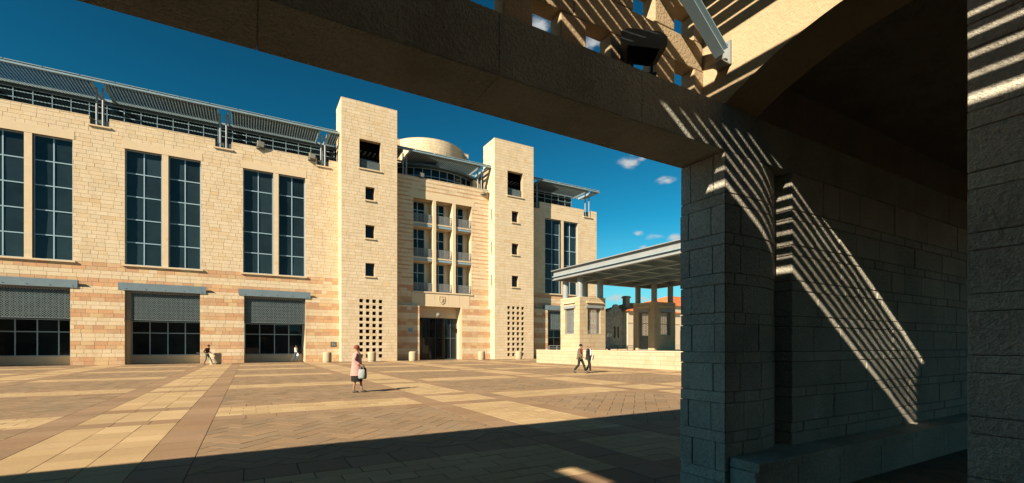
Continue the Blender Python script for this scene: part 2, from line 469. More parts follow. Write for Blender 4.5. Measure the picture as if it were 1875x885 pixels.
def pixel(X, Y, Z):
    s, c = math.sin(YAW), math.cos(YAW); d = X*s+Y*c
    if d < .2: return None
    return (937.5+846*(X*c-Y*s)/d, 634.5-846*(Z-1.6)/d, d)

gm = MB(); gm.face([(-900,-900,-.02),(900,-900,-.02),(900,900,-.02),(-900,900,-.02)])
ground = gm.build('plaza_ground', M['paver_joint'], None); ground['kind'] = 'structure'
def paver_mesh(mb, poly, col, z=0.0, t=.018):
    n = len(mb.v); k = len(poly)
    mb.v += [(x,y,z) for x,y in poly] + [(x,y,z-t) for x,y in poly]
    mb.f.append(tuple(n+i for i in range(k))); mb.c.append(col)
    for i in range(k):
        j = (i+1) % k; mb.f.append((n+i, n+k+i, n+k+j, n+j)); mb.c.append(col)
cand = []
for i, (p, c) in enumerate(PAVERS):
    cx = sum(a for a, _ in p)/len(p); cy = sum(b for _, b in p)/len(p); q = pixel(cx, cy, 0)
    if q and 0 < q[0] < 1300 and q[1] < 900 and cy > 3.4: cand.append((q[2]**3/area(p), i))
cand.sort(); near = {i for _, i in cand[:300]}
rest = MB()
for i, (p, c) in enumerate(PAVERS):
    z = R.uniform(-.002, .002)
    if i in near:
        mb = MB(); paver_mesh(mb, p, c, z); mb.build('paver', M['paver'], ground)
    else: paver_mesh(rest, p, c, z)
rest.build('paving_stones', M['paver'], ground, kind='stuff')

# ================================================================= THE TOWN HALL
YT, YM, YL = 50.67, 52.25, 51.72       # tower fronts, upper wall, lower wall (set forward)
PAR = 21.3                            # parapet
ZSTEP = 6.6
TH = root('town_hall', (20, YT, 0), 'big banded cream stone civic building with two towers facing the plaza', 'building')
stone_all = {}

def facing(parent, mb): return mb.build('stone_courses', M['ashlar'], parent, kind='stuff')

def sill(parent, x0, x1, y, z, h=.12, out=.12, mat='smooth_stone'):
    mb = MB(); mb.box(x0-.12, x1+.12, y-out, y+.25, z-h, z); return mb.build('sill', M[mat], parent)

def glazed(parent, x0, x1, z0, z1, y, cols, rows, bar=.07, gl='glass', fr='frame', name='window'):
    """frame with mullions; every pane is its own sheet behind the bars"""
    mb = MB(); xs = [x0+(x1-x0)*i/cols for i in range(cols+1)]
    zs = rows if isinstance(rows, list) else [z0+(z1-z0)*i/rows for i in range(rows+1)]
    for i, x in enumerate(xs):
        e = bar/2; cx = min(max(x, x0+e), x1-e); mb.box(cx-e, cx+e, y-.06, y+.05, z0, z1)
    for z in zs:
        e = bar/2; cz = min(max(z, z0+e), z1-e); mb.box(x0+bar, x1-bar, y-.055, y+.045, cz-e, cz+e)
    w = mb.build(name, M[fr], parent)
    for i in range(cols):
        for j in range(len(zs)-1):
            pm = MB(); ta, tb = R.gauss(0, .012), R.gauss(0, .010); hw, hh = (xs[i+1]-xs[i])/2-.02, (zs[j+1]-zs[j])/2-.02
            pm.obox(((xs[i]+xs[i+1])/2, y, (zs[j]+zs[j+1])/2), (hw, hw*ta, 0), (-.012*ta, .012, 0), (0, hh*tb, hh))
            pm.build('pane', M[gl], w)
    return w

def lattice(parent, x0, x1, z0, z1, y, pitch=.25, bar=.030, place=None, mat='lattice', name='lattice_grille', edge=.05, rings=True, th=.03):
    """metal screen of rings joined by diagonal bars"""
    P = place or (lambda u, d, z: (u, y-d, z)); mb = MB()
    nx = max(1, round((x1-x0)/pitch)); nz = max(1, round((z1-z0)/pitch)); px, pz = (x1-x0)/nx, (z1-z0)/nz
    def seg(a, b, w):
        ua, za = a; ub, zb = b; du, dz = ub-ua, zb-za; l = math.hypot(du, dz)
        if l < 1e-6: return
        nu, nzv = -dz/l*w/2, du/l*w/2
        f = [P(ua+nu,th/2,za+nzv), P(ua-nu,th/2,za-nzv), P(ub-nu,th/2,zb-nzv), P(ub+nu,th/2,zb+nzv)]
        k = [P(ua+nu,-th/2,za+nzv), P(ua-nu,-th/2,za-nzv), P(ub-nu,-th/2,zb-nzv), P(ub+nu,-th/2,zb+nzv)]
        mb.face(f); mb.face(k[::-1])
        for i in range(4): mb.face([f[(i+1)%4], f[i], k[i], k[(i+1)%4]])
    for i in range(nx):
        for j in range(nz):
            a, b = x0+i*px, z0+j*pz
            seg((a, b), (a+px, b+pz), bar); seg((a+px, b), (a, b+pz), bar)
            if rings:
                for k in range(8):
                    t0, t1 = 2*math.pi*k/8, 2*math.pi*(k+1)/8
                    seg((a+px/2+px*.46*math.cos(t0), b+pz/2+pz*.46*math.sin(t0)), (a+px/2+px*.46*math.cos(t1), b+pz/2+pz*.46*math.sin(t1)), bar)
    for (p, q) in (((x0, z0), (x1, z0)), ((x0, z1), (x1, z1)), ((x0, z0), (x0, z1)), ((x1, z0), (x1, z1))): seg(p, q, edge)
    return mb.build(name, M[mat], parent)

# ---- towers
def tower(x0, x1, H):
    ops = [(x0+1.82, x0+4.08, 20.6, 23.7)]
    for z in (17.3, 13.2, 9.12): ops.append((x0+2.45, x0+3.42, z, z+1.4))
    for i in range(4):
        for j in range(10):
            u = x0+1.82+i*.68; z = .38+j*.655; ops.append((u, u+.385, z, z+.385))
    YB = 53.75
    sops = [(51.28, 51.58, z, z+1.35) for z in (17.4, 13.3, 9.2)]
    body = MB()
    holed(body, x0, x1, 0, H, ops, .55, frontY(YT))
    holed(body, YT+.55, YB, 0, H, [(a, b, c, d) for a, b, c, d in sops], .4, sideX(x0))
    holed(body, YT+.55, YB, 0, H, [], .4, lambda u, d, z: (x1+d, u, z))
    body.box(x0+.4, x1-.4, YB-.3, YB, 0, H)
    body.box(x0+.4, x1-.4, YT+.55, YB-.3, H-.4, H-.02); body.box(x0+.4, x1-.4, YT+.55, YB-.3, 20.2, 20.55)
    t = body.build('tower', M['mortar'], TH)
    f = MB(); cs = courses(0, H, .34)
    ashlar(f, x0-.012, x1+.012, cs, ops, frontY(YT), plain_col)
    ashlar(f, YT, YB, cs, sops, sideX(x0), plain_col)
    ashlar(f, YT, YB, cs, [], sidePX(x1), plain_col)
    f.box(x0-.02, x1+.02, YT-.02, YB+.02, H, H+.06, (.53,.42,.28))
    facing(t, f)
    for o in ops[:4]:
        sill(t, o[0], o[1], YT, o[2], .13)
    for o in ops[1:4]:
        g = MB(); g.box(o[0], o[1], YT+.5, YT+.53, o[2], o[3]); g.build('pane', M['glass_dark'], t)
    for o in sops:
        g = MB(); g.box(x0+.3, x0+.33, o[0], o[1], o[2], o[3]); g.build('pane', M['glass_dark'], t)
        s = MB(); s.box(x0-.1, x0+.1, o[0]-.1, o[1]+.1, o[2]-.1, o[2]); s.build('sill', M['smooth_stone'], t)
    g = MB(); g.box(x0+1.6, x0+4.9, YT+.58, YT+.62, .2, 7.1); g.build('shade_lining', M['dark'], t)  # near-black sheet stands in for the shade behind the small square holes
    o = ops[0]
    g = MB(); g.box(x0+.42, x1-.42, YB-.36, YB-.32, 20.56, H-.45); g.build('shade_lining', M['dark'], t)  # near-black sheet darkens the back of the upper opening
    for k in range(9):
        g = MB(); xx = x0+.6+k*.52; g.box(xx, xx+.2, YT+1.5, YB-.4, 23.0, 23.05); g.build('louvre', M['steel'], t)
    g = MB(); g.box(x0+.45, x1-.45, YB-.5, YB-.42, 22.45, 22.6); g.build('beam', M['steel'], t)
    lattice(t, o[0]+.05, o[1]-.05, o[2]+.05, o[2]+.95, YT+.35, .2, .028, name='railing', mat='lattice')
    return t
T1 = (8.41, 14.27); T2 = (26.42, 32.1)
tower(*T1, 27.6); tower(*T2, 27.35)

# ---- wings and centre: walls with paired tall windows
def wing(x0, x1, bays, notches, par, left_end=False, right_end=False):
    up = []; low = []
    for c in bays:
        up.append((c-2.79, c-.17, 8.82, 19.05)); up.append((c+.31, c+2.78, 8.82, 19.05))
        low.append((c-2.70, c+2.76, 0, 6.52))
    nops = [(a, b, zn, par+1) for (a, b, zn) in notches]
    w = MB()
    holed(w, x0, x1, ZSTEP, par, up+nops, .5, frontY(YM))
    holed(w, x0, x1, 0, ZSTEP, low, .9, frontY(YL))
    if right_end:
        holed(w, YM+.5, 70, ZSTEP, par, [], .4, lambda u, d, z: (x1+d, u, z)); holed(w, YL+.9, 70, 0, ZSTEP, [], .4, lambda u, d, z: (x1+d, u, z))
    wall = w.build('wall', M['mortar'], TH)
    f = MB()
    ashlar(f, x0, x1, courses(0, ZSTEP+.2, .34)[:-1] + [(ZSTEP-.14, ZSTEP)], low, frontY(YL), band_col)
    ashlar(f, x0, x1, courses(ZSTEP-.14, par, .34), up+nops, frontY(YM), band_col, )
    if right_end:
        ashlar(f, YM, 70, courses(ZSTEP, par, .34), [], sidePX(x1), band_col, .8, 1.6)
        ashlar(f, YL, 70, courses(0, ZSTEP, .34), [], sidePX(x1), band_col, .8, 1.6)
    segs = [x0] + [v for n in notches for v in n[:2]] + [x1]
    for i in range(0, len(segs), 2):
        if segs[i+1]-segs[i] > .1: f.box(segs[i], segs[i+1], YM-.03, YM+.5, par, par+.06, (.54,.43,.29))
    facing(wall, f)
    for (a, b, zn) in notches:
        sill(wall, a, b, YM, zn+.02, .12, .14)
        for (xc, yc) in ((a+.42, YM-.05), (b-.42, YM-.25)):
            mb = MB(); mb.tube((xc, yc+.25, zn-.0), (xc, yc+.25, 23.9 if x0 < 20 else 23.55), .085, 10)
            mb.build('canopy_post', M['steel_light'], TH, smooth=True)
        lattice(TH, a+.03, b-.03, zn+.05, par-.05, YM+.42, .2, .026, name='railing')
    for c in bays:
        # smooth surround lintel, sill, pier between the two windows
        s = MB(); s.box(c-2.95, c+2.9, YM-.035, YM+.12, 19.05, 19.75); s.build('window_lintel', M['smooth_stone'], wall)
        s = MB(); s.box(c-2.98, c+2.97, YM-.16, YM+.2, 8.68, 8.82); s.build('sill', M['smooth_stone'], wall)
        s = MB(); s.box(c-.17, c+.31, YM-.02, YM+.5, 8.82, 19.05); s.build('window_pier', M['smooth_stone'], wall)
        glazed(TH, c-2.79, c-.17, 8.82, 19.05, YM+.33, 2, 5, .085)
        glazed(TH, c+.31, c+2.78, 8.82, 19.05, YM+.33, 2, 5, .085)
        # ground-floor opening
        mb = MB(); mb.box(c-3.15, c+3.22, YL-.05, YL+.35, 6.54, 7.16); mb.box(c-2.85, c+3.222, YL-.09, YL-.05, 6.50, 6.98)
        lt = mb.build('steel_lintel', M['lintel_steel'], TH)
        for k in range(5):
            bm = MB(); bm.tube((c-2.6+1.38*k, YL-.12, 6.66), (c-2.6+1.38*k, YL-.08, 6.66), .035, 8); bm.build('bolt', M['steel_dark'], lt)
        lattice(TH, c-2.68, c+2.74, 3.95, 6.42, YL+.25, .36, .030)
        yg = YL+2.6
        glazed(TH, c-2.68, c+2.74, .75, 3.95, yg, 4, [.75, 2.85, 3.95], .08, 'glass_dark')
        s = MB(); s.box(c-2.70, c+2.76, yg-.15, yg+.1, 0, .75); s.build('plinth', M['smooth_stone'], TH)
        s = MB(); s.box(c-2.70, c+2.76, yg+.02, yg+.05, 3.95, 6.52); s.build('pane', M['glass_dark'], TH)
        s = MB(); s.box(c-2.95, c-2.70, YL+.9, yg+.1, 0, 6.6); s.build('recess_cheek', M['smooth_stone'], TH)
        s = MB(); s.box(c+2.76, c+3.0, YL+.9, yg+.1, 0, 6.6); s.build('recess_cheek', M['smooth_stone'], TH)
        s = MB(); s.box(c-2.70, c+2.76, YL+.9, yg+.1, 6.52, 6.7); s.build('recess_ceiling', M['smooth_stone'], TH)
    return wall
wing(-26, T1[0], [2.33, -6.67, -15.67, -24.0+1.0], [(-20.8, -19.5, 20.6), (-11.8, -10.5, 20.6), (-2.76, -1.42, 20.6), (6.25, 7.45, 20.6)], PAR)
wing(T2[1], 43.95, [37.75], [(32.3, 34.05, 20.1), (41.6, 42.97, 20.15)], PAR-.25, right_end=True)

# ---- centre
cx0, cx1 = T1[1], T2[0]
CU = [(16.62, 24.05, 8.05, 18.9)]; CL = [(17.2, 22.55, 0, 6.32)]
w = MB()
holed(w, cx0, cx1, 6.32, PAR, CU, .45, frontY(YM)); holed(w, cx0, cx1, 0, 6.32, CL, .9, frontY(YL+.07))
cw = w.build('wall', M['mortar'], TH)
f = MB()
ashlar(f, cx0, cx1, courses(0, 6.2, .34)+[(6.12, 6.32)], CL, frontY(YL+.07), band_col)
ashlar(f, cx0, cx1, courses(6.46-.14, 9.18, .34), CU+[(16.4, 23.75, 6.3, 8.05)], frontY(YM), band_col)
def thin_col_factory():
    return lambda z: cream()
zc = 9.18; k = 0
while zc < PAR - .05:
    h = .34 if k % 2 == 0 else .13
    colf = (lambda z: cream()) if k % 2 == 0 else (lambda z: pink() if R.random() < .85 else cream())
    ashlar(f, cx0, cx1, [(zc, min(zc+h, PAR))], CU+[(16.3, 24.4, 18.9, 19.7)], frontY(YM), colf, .6, 1.2)
    zc += h; k += 1
f.box(cx0, cx1, YM-.03, YM+.45, PAR, PAR+.06, (.54,.43,.29))
facing(cw, f)
s = MB(); s.box(16.3, 24.4, YM-.03, YM+.1, 18.9, 19.7); s.build('window_lintel', M['smooth_stone'], cw)
# carved lintel panel over the door: five slabs
xs = [16.4, 17.9, 19.2, 21.0, 22.4, 23.75]
for a, b in zip(xs, xs[1:]):
    s = MB(); s.box(a+.008, b-.008, YM-.05+R.uniform(-.004,.004), YM+.1, 6.33, 7.88); s.build('lintel_slab', M['smooth_stone'], cw)
s = MB(); s.box(16.5, 24.15, YM-.12, YM+.25, 7.9, 8.05); s.build('sill', M['smooth_stone'], cw)
# shield with rampant lion, in relief
def shield():
    cx, cz, y = 20.12, 7.12, YM-.055
    out = [(-.36,.44),(.36,.44),(.36,-.05),(.30,-.25),(.17,-.38),(0,-.47),(-.17,-.38),(-.30,-.25),(-.36,-.05)]
    mb = MB()
    n = len(out)
    for i in range(n):
        a, b = out[i], out[(i+1) % n]
        mb.bar((cx+a[0], y-.02, cz+a[1]), (cx+b[0], y-.02, cz+b[1]), .05, .05)
    sh = mb.build('shield', M['smooth_stone'], TH)
    lion = MB()
    def limb(p, q, w0): lion.bar((cx+p[0], y-.025, cz+p[1]), (cx+q[0], y-.025, cz+q[1]), .06, w0)
    limb((-.02,-.12),(.04,.12),.15); limb((.04,.12),(.0,.26),.17)          # trunk, mane
    limb((.0,.26),(-.12,.27),.10)                                          # muzzle
    limb((-.0,.10),(-.19,.16),.055); limb((-.02,.03),(-.18,-.01),.055)      # fore paws
    limb((-.03,-.14),(-.15,-.24),.06); limb((.02,-.14),(.06,-.32),.06)      # hind legs
    limb((.06,-.08),(.20,-.02),.04); limb((.20,-.02),(.23,.18),.04); limb((.23,.18),(.15,.28),.05)   # tail
    lion.build('lion_relief', M['smooth_stone'], sh)
shield()
# balconies: three bays by three floors
floors = [8.05, 12.1, 16.15]
piers = [(19.0, 19.38), (21.5, 21.9)]
bays = [(16.62, 19.0), (19.38, 21.5), (21.9, 24.05)]
YG = YM + 1.55
for (a, b) in piers:
    s = MB(); s.box(a, b, YM-.06, YG, 8.06, 18.9); s.build('pier', M['smooth_stone'], TH)
s = MB(); s.box(16.2, 16.62, YM+.45, YG+.3, 8, 19.2); s.box(24.05, 24.5, YM+.45, YG+.3, 8, 19.2); s.box(16.62, 24.05, YM+.45, YG+.3, 18.9, 19.2); s.box(16.62, 24.05, YM+.3, YG+.3, 7.8, 8.04)
s.build('loggia_lining', M['smooth_stone'], TH)
for (a, b) in bays:
    for i, z in enumerate(floors):
        if z > 9:
            s = MB(); s.box(a, b, YM+.06, YG, z-.14, z); s.box(a, b, YM+.3, YG, z-.5, z-.14); s.build('balcony_floor', M['smooth_stone'], TH)
            s = MB(); s.box(a+.02, b-.02, YM+.10, YM+.26, z-.42, z-.15); s.build('balcony_beam', M['steel'], TH)
        top = (floors[i+1]-.5) if i < 2 else 18.9
        lattice(TH, a+.04, b-.04, z+.06, z+1.0, YM+.12, .31, .028, name='balustrade', mat='steel_light')
        # glazed doors with transom, stone cheek at the right
        gz = z + (2.35 if i < 2 else 1.75)
        glazed(TH, a+.02, b-.55, z+.02, top, YG-.15, 2, [z+.02, gz, top], .09, 'glass_dark', name='balcony_door')
        s = MB(); s.box(b-.55, b, YG-.2, YG+.1, z, top); s.build('door_cheek', M['smooth_stone'], TH)
# entrance hall: deep recess with dark glazed doors
s = MB(); s.box(17.15, 22.6, YL+.9, YL+3.4, 6.32, 6.5); s.box(16.95, 17.2, YL+.97, YL+3.4, 0, 6.5); s.box(22.55, 22.8, YL+.97, YL+3.4, 0, 6.5)
s.build('porch_lining', M['smooth_stone'], TH)
s = MB(); s.box(17.2, 22.55, YL+1.6, YL+1.8, 5.05, 6.32); s.build('porch_lintel', M['smooth_stone'], TH)
glazed(TH, 17.25, 20.6, .02, 5.05, YL+1.75, 4, [.02, 2.6, 5.05], .07, 'glass_dark', 'bronze', 'entrance_door')
s = MB(); s.box(20.6, 20.9, YL+1.62, YL+1.9, 0, 5.05); s.build('door_pier', M['bronze'], TH)
glazed(TH, 20.9, 22.5, .02, 5.05, YL+1.75, 2, [.02, 2.6, 5.05], .07, 'glass_dark', 'steel_dark', 'entrance_door')

# ---- set-back top storey, drum, canopies
def top_floor(x0, x1, yg=55.2):
    n = round((x1-x0)/1.25)
    glazed(TH, x0, x1, 20.6, 23.75, yg, n, [20.6, 22.85, 23.4, 23.75], .07, 'glass_dark', 'frame', 'ribbon_window')
    s = MB(); s.box(x0, x1, YM+.5, yg-.1, 20.2, 20.4); s.build('roof_terrace', M['mortar'], TH)
    s = MB(); s.box(x0, x1, yg-.15, 66, 23.75, 24.0); s.build('roof_slab', M['steel_dark'], TH)
    s = MB(); s.box(x0, x1, yg+.1, 66, 20.2, 23.75); s.build('room_shade', M['dark'], TH)
top_floor(-26, T1[0]); top_floor(T2[1], 41.6)
for (a, b) in (T1, T2):
    s = MB(); s.box(a+.01, b-.01, 55.4, 66, 20.2, 24.2); s.build('room_shade', M['dark'], TH)  # near-black block put behind the tower opening to darken it

def canopy(x0, x1, posts, y0=51.5, y1=55.0, z=24.05, step=.235):
    fm = MB()
    edges_ = [x0] + [v for p in posts for v in (p-.28, p+.28) if x0 < v < x1] + [x1]
    fm.box(x0, x1, y0, y0+.12, z, z+.16); fm.box(x0, x1, y0-.06, y0, z+.0, z+.03)
    fm.box(x0, x1, y1-.1, y1, z-.12, z+.08)
    x = x0 + .1
    while x < x1:
        fm.box(x, min(x+2.2, x1), y0+.02, y0+.5, z+.26, z+.32); x += 2.28
    for p in posts:
        for dx in (-.42, .42):
            if x0 < p+dx < x1: fm.box(p+dx-.07, p+dx+.07, y0+.12, y1-.1, z-.22, z+.05)
    can = fm.build('canopy', M['steel'], TH)
    sl = MB(); dk = MB(); x = x0 + .15
    while x < x1 - .1:
        if not any(abs(x-p) < .5 for p in posts):
            sl.obox((x, (y0+y1)/2, z+.04), (step*.21, 0, -step*.16), (0, (y1-y0)/2-.12, 0), (.006, 0, .008))
            dk.obox((x+step*.5, (y0+y1)/2, z+.07), (step*.34, 0, -step*.2), (0, (y1-y0)/2-.12, 0), (.006, 0, .008))
        x += step
    sl.build('louvre_slats', M['frame'], can, kind='stuff'); dk.build('louvre_screens', M['steel_dark'], can, kind='stuff')
canopy(-26, T1[0]-.05, [-20.1, -11.1, -2.1, 6.85]); canopy(T1[1]+.05, T2[0]-.05, [15.6, 25.4], z=23.92)
canopy(T2[1]+.05, 43.9, [33.2, 42.3], z=23.68, step=.22)
for xc in (15.45, 15.85, 24.95, 25.45):
    mb = MB(); mb.tube((xc, YM+.15, 20.9), (xc, YM+.15, 23.8), .085, 10); mb.build('canopy_post', M['steel_light'], TH, smooth=True)
s = MB(); s.box(cx0, cx1, YM+.45, 60, 20.2, 20.5); s.build('roof_terrace', M['mortar'], TH)

def arc_wall(cx, cy, rad, a0, a1, n, place_extra=0):
    return [(cx + rad*math.sin(a0+(a1-a0)*i/n), cy - rad*math.cos(a0+(a1-a0)*i/n)) for i in range(n+1)]
def drum():
    cx, cy, rad, z0, z1 = 20.75, 59.7, 5.1, 23.3, 27.35
    mb = MB(); mb.lathe((cx, cy, 0), [(rad-.02, z0), (rad-.02, z1)], 48)
    mb.box(13.2, 25.75, 57.0, 63, z0, z1+.02)
    d = mb.build('drum', M['mortar'], TH)
    f = MB(); N = 40
    for (za, zb) in courses(z0, z1, .34):
        t = math.pi + R.uniform(0, .1)
        while t < 3*math.pi:
            dt = R.uniform(.1, .19); col = cream(); pr = R.uniform(0, .012); r = rad + pr
            if math.cos(t) > -.35 or True:
                def P(tt, zz, rr): return (cx + rr*math.sin(tt), cy - rr*math.cos(tt), zz)
                g = .0015
                t0, t1, ts = t+g, min(t+dt, 3*math.pi)-g, None
                tm = (t0+t1)/2
                for (ta, tb) in ((t0, tm), (tm, t1)):
                    f.face([P(ta,za+.008,r), P(tb,za+.008,r), P(tb,zb-.008,r), P(ta,zb-.008,r)], col)
            t += dt
    f.lathe((cx, cy, 0), [(rad+.02, z1), (rad+.02, z1+.06)], 48, (.54,.43,.29))
    ashlar(f, 13.2, 25.75, courses(z0, z1, .34), [], frontY(57.0), plain_col)
    f.box(13.2, 25.77, 56.97, 63, z1+.03, z1+.09, (.54,.43,.29))
    facing(d, f)
    # curved glazing below, under its own curved eave
    ccx, ccy, rr = 20.4, 62.2, 8.4
    pts = arc_wall(ccx, ccy, rr, -.62, .62, 10)
    fr = MB()
    def topz(i): return 22.9 - 0.012*(i-4)**2*2.2
    for (x, y) in pts: fr.box(x-.035, x+.035, y-.05, y+.05, 20.5, 23.2)
    for (p, q) in zip(pts, pts[1:]):
        for z in (22.3, 23.2): fr.bar((p[0], p[1], z), (q[0], q[1], z), .08, .06)
    cg = fr.build('curved_window', M['frame'], TH)
    for (p, q) in zip(pts, pts[1:]):
        for (z0_, z1_) in ((20.5, 22.3), (22.3, 23.2)):
            g = MB(); a, b = Vector((p[0], p[1], 0)), Vector((q[0], q[1], 0)); dd = (b-a)
            g.obox(((p[0]+q[0])/2, (p[1]+q[1])/2+.03, (z0_+z1_)/2), dd/2, Vector((-dd.y, dd.x, 0)).normalized()*.01, (0,0,(z1_-z0_)/2))
            g.build('pane', M['glass_dark'], cg)
    ev = MB(); o1 = arc_wall(ccx, ccy, rr+.75, -.66, .66, 16)
    ev.prism([(x, y) for x, y in o1] + [(ccx+6, ccy+1), (ccx-6, ccy+1)], 23.25, 23.5)
    ev.build('curved_eave', M['steel_dark'], TH)
    for (a, b) in ((14.5, 15.4), (25.3, 26.3)):
        s = MB(); s.box(a, b, 54.6, 56, 20.5, 23.2); s.build('end_wall', M['smooth_stone'], TH)
    s = MB(); s.box(14.4, 26.3, 58.5, 62, 20.5, 23.25); s.build('room_shade', M['dark'], TH)
drum()

# ---- floodlights on the parapets and wall plaques: separate things
def floodlight(loc, rz, tilt, label, s=1.0):
    o = root('floodlight', (0,0,0), label, 'floodlight', 'floodlights on the building front')
    b = MB(); b.box(-.22*s, .22*s, -.12*s, .12*s, -.19*s, .19*s); h = b.build('lamp_housing', M['lamp_body'], o, bevel=.03*s)
    g = MB(); g.box(-.18*s, .18*s, -.135*s, -.121*s, -.15*s, .15*s); g.build('lens', M['lamp_glass'], h)
    k = MB(); k.box(-.26*s, -.235*s, -.02, .02, -.3*s, .05*s); k.box(.235*s, .26*s, -.02, .02, -.3*s, .05*s); k.box(-.26*s, .26*s, -.03, .45*s, -.33*s, -.30*s)
    k.build('bracket', M['steel_dark'], o)
    h.rotation_euler = (tilt, 0, 0); o.location = loc; o.rotation_euler = (0, 0, rz)
    return o
floodlight((1.05, YM-.16, PAR+.33), .2, .35, 'small boxy floodlight on parapet above the middle of the paired tall windows', 1.4)
floodlight((5.75, YM-.22, PAR+.10), .2, .35, 'small boxy floodlight on parapet next to the notch beside the taller left tower', 1.4)
floodlight((17.6, YM-.1, PAR+.35), .2, .35, 'small boxy floodlight on parapet in front of the curved glazing', 1.2)
floodlight((25.75, YM-.3, PAR-.25), .5, .35, 'small boxy floodlight on central parapet tucked against the side of the right tower', 1.3)

def plaque(x, y, z, w, h, label, mat='steel_dark'):
    b = MB(); b.box(-w/2, w/2, -.03, .0, -h/2, h/2); o = b.build('wall_plaque', M[mat], None)
    o.location = (x, y, z); tag(o, label, 'plaque')
    r = MB(); r.box(-w*.32, w*.02, -.04, -.03, -h*.25, h*.3); r.box(w*.12, w*.34, -.04, -.03, -h*.3, h*.1); r.box(w*.12,w*.34,-.04,-.03,h*.2,h*.32)
    r.build('relief_panel', M['lamp_body'], o)
plaque(7.78, YL-.03, 1.82, .55, .52, 'small dark square plaque on banded wall beside the left tower foot')
plaque(16.1, YL+.04, 3.45, .62, .6, 'pale blue square notice on shaded wall beside the entrance', 'frame')

def pendant():
    o = root('pendant_lamp', (0,0,0), 'glass globe lamp hanging in the entrance porch', 'lamp')
    g = MB(); g.lathe((0,0,-.28), [(.02,0),(.2,.08),(.28,.28),(.2,.48),(.06,.56)], 16); g.build('globe', M['pendant_glass'], o, smooth=True)
    c = MB(); c.tube((0,0,.28), (0,0,1.0), .015, 6); c.build('rod', M['steel_dark'], o)
    o.location = (19.7, YL+.6, 5.33)
pendant()

# ================================================================= BOLLARDS
BS = [(-2.55, 48.9, .46, 'domed stone bollard beside the man carrying a stick'),
      (6.85, 49.4, .42, 'domed stone bollard beneath the small dark wall plaque'),
      (11.25, 49.4, .42, 'domed stone bollard before the pierced foot of the left tower'),
      (15.65, 49.4, .42, 'domed stone bollard in front of the shaded wall beside the entrance'),
      (24.25, 49.9, .42, 'domed stone bollard before sunlit banded wall beside the entrance'),
      (29.15, 49.4, .42, 'domed stone bollard before the pierced foot of the right tower')]
for (x, y, r, lab) in BS:
    mb = MB(); h = 1.06
    mb.lathe((0,0,0), [(r*.93,0),(r*.93,.10),(r*.96,.11),(r*.96,.12),(r,.13),(r,h-.16),(r*.97,h-.10),(r*.86,h-.045),(r*.6,h-.012),(r*.25,h)], 28, (.36,.285,.19))
    o = mb.build('bollard', M['ashlar'], None, smooth=True); o.location = (x, y, -.005); o.rotation_euler.z = R.uniform(0, 3)
    tag(o, lab, 'bollard', 'stone bollards along the building front')

# ================================================================= TERRACE, SHADE PAVILION, HOUSES BEHIND
mb = MB(); mb.box(TERR_X+.35, 46, -6, TERR_Y1-.35, -.3, TERR_Z-.004); mb.box(46.01, 160, -6, 100, -.3, TERR_Z-.004); ter = mb.build('terrace', M['terrace'], None); ter['kind'] = 'structure'
rw = root('retaining_wall', (TERR_X, 30, 0), 'low bright stone retaining wall of the terrace under the steel canopy', 'wall')
mb = MB(); mb.box(TERR_X, TERR_X+.35, 6.0, TERR_Y1, -.02, TERR_Z); mb.box(TERR_X+.35, 46, TERR_Y1-.35, TERR_Y1, -.02, TERR_Z); wl = mb.build('wall', M['mortar'], rw)
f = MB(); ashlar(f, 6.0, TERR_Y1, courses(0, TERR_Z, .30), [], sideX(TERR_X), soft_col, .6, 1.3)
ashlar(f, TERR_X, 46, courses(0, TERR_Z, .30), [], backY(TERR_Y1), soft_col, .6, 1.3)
facing(wl, f)
k = 0; y = 6.0
while y < TERR_Y1:
    s = MB(); s.box(TERR_X-.05, TERR_X+.5, y+.006, min(y+1.2, TERR_Y1)-.006, TERR_Z, TERR_Z+.07); s.build('coping_stone', M['smooth_stone'], rw); y += 1.2

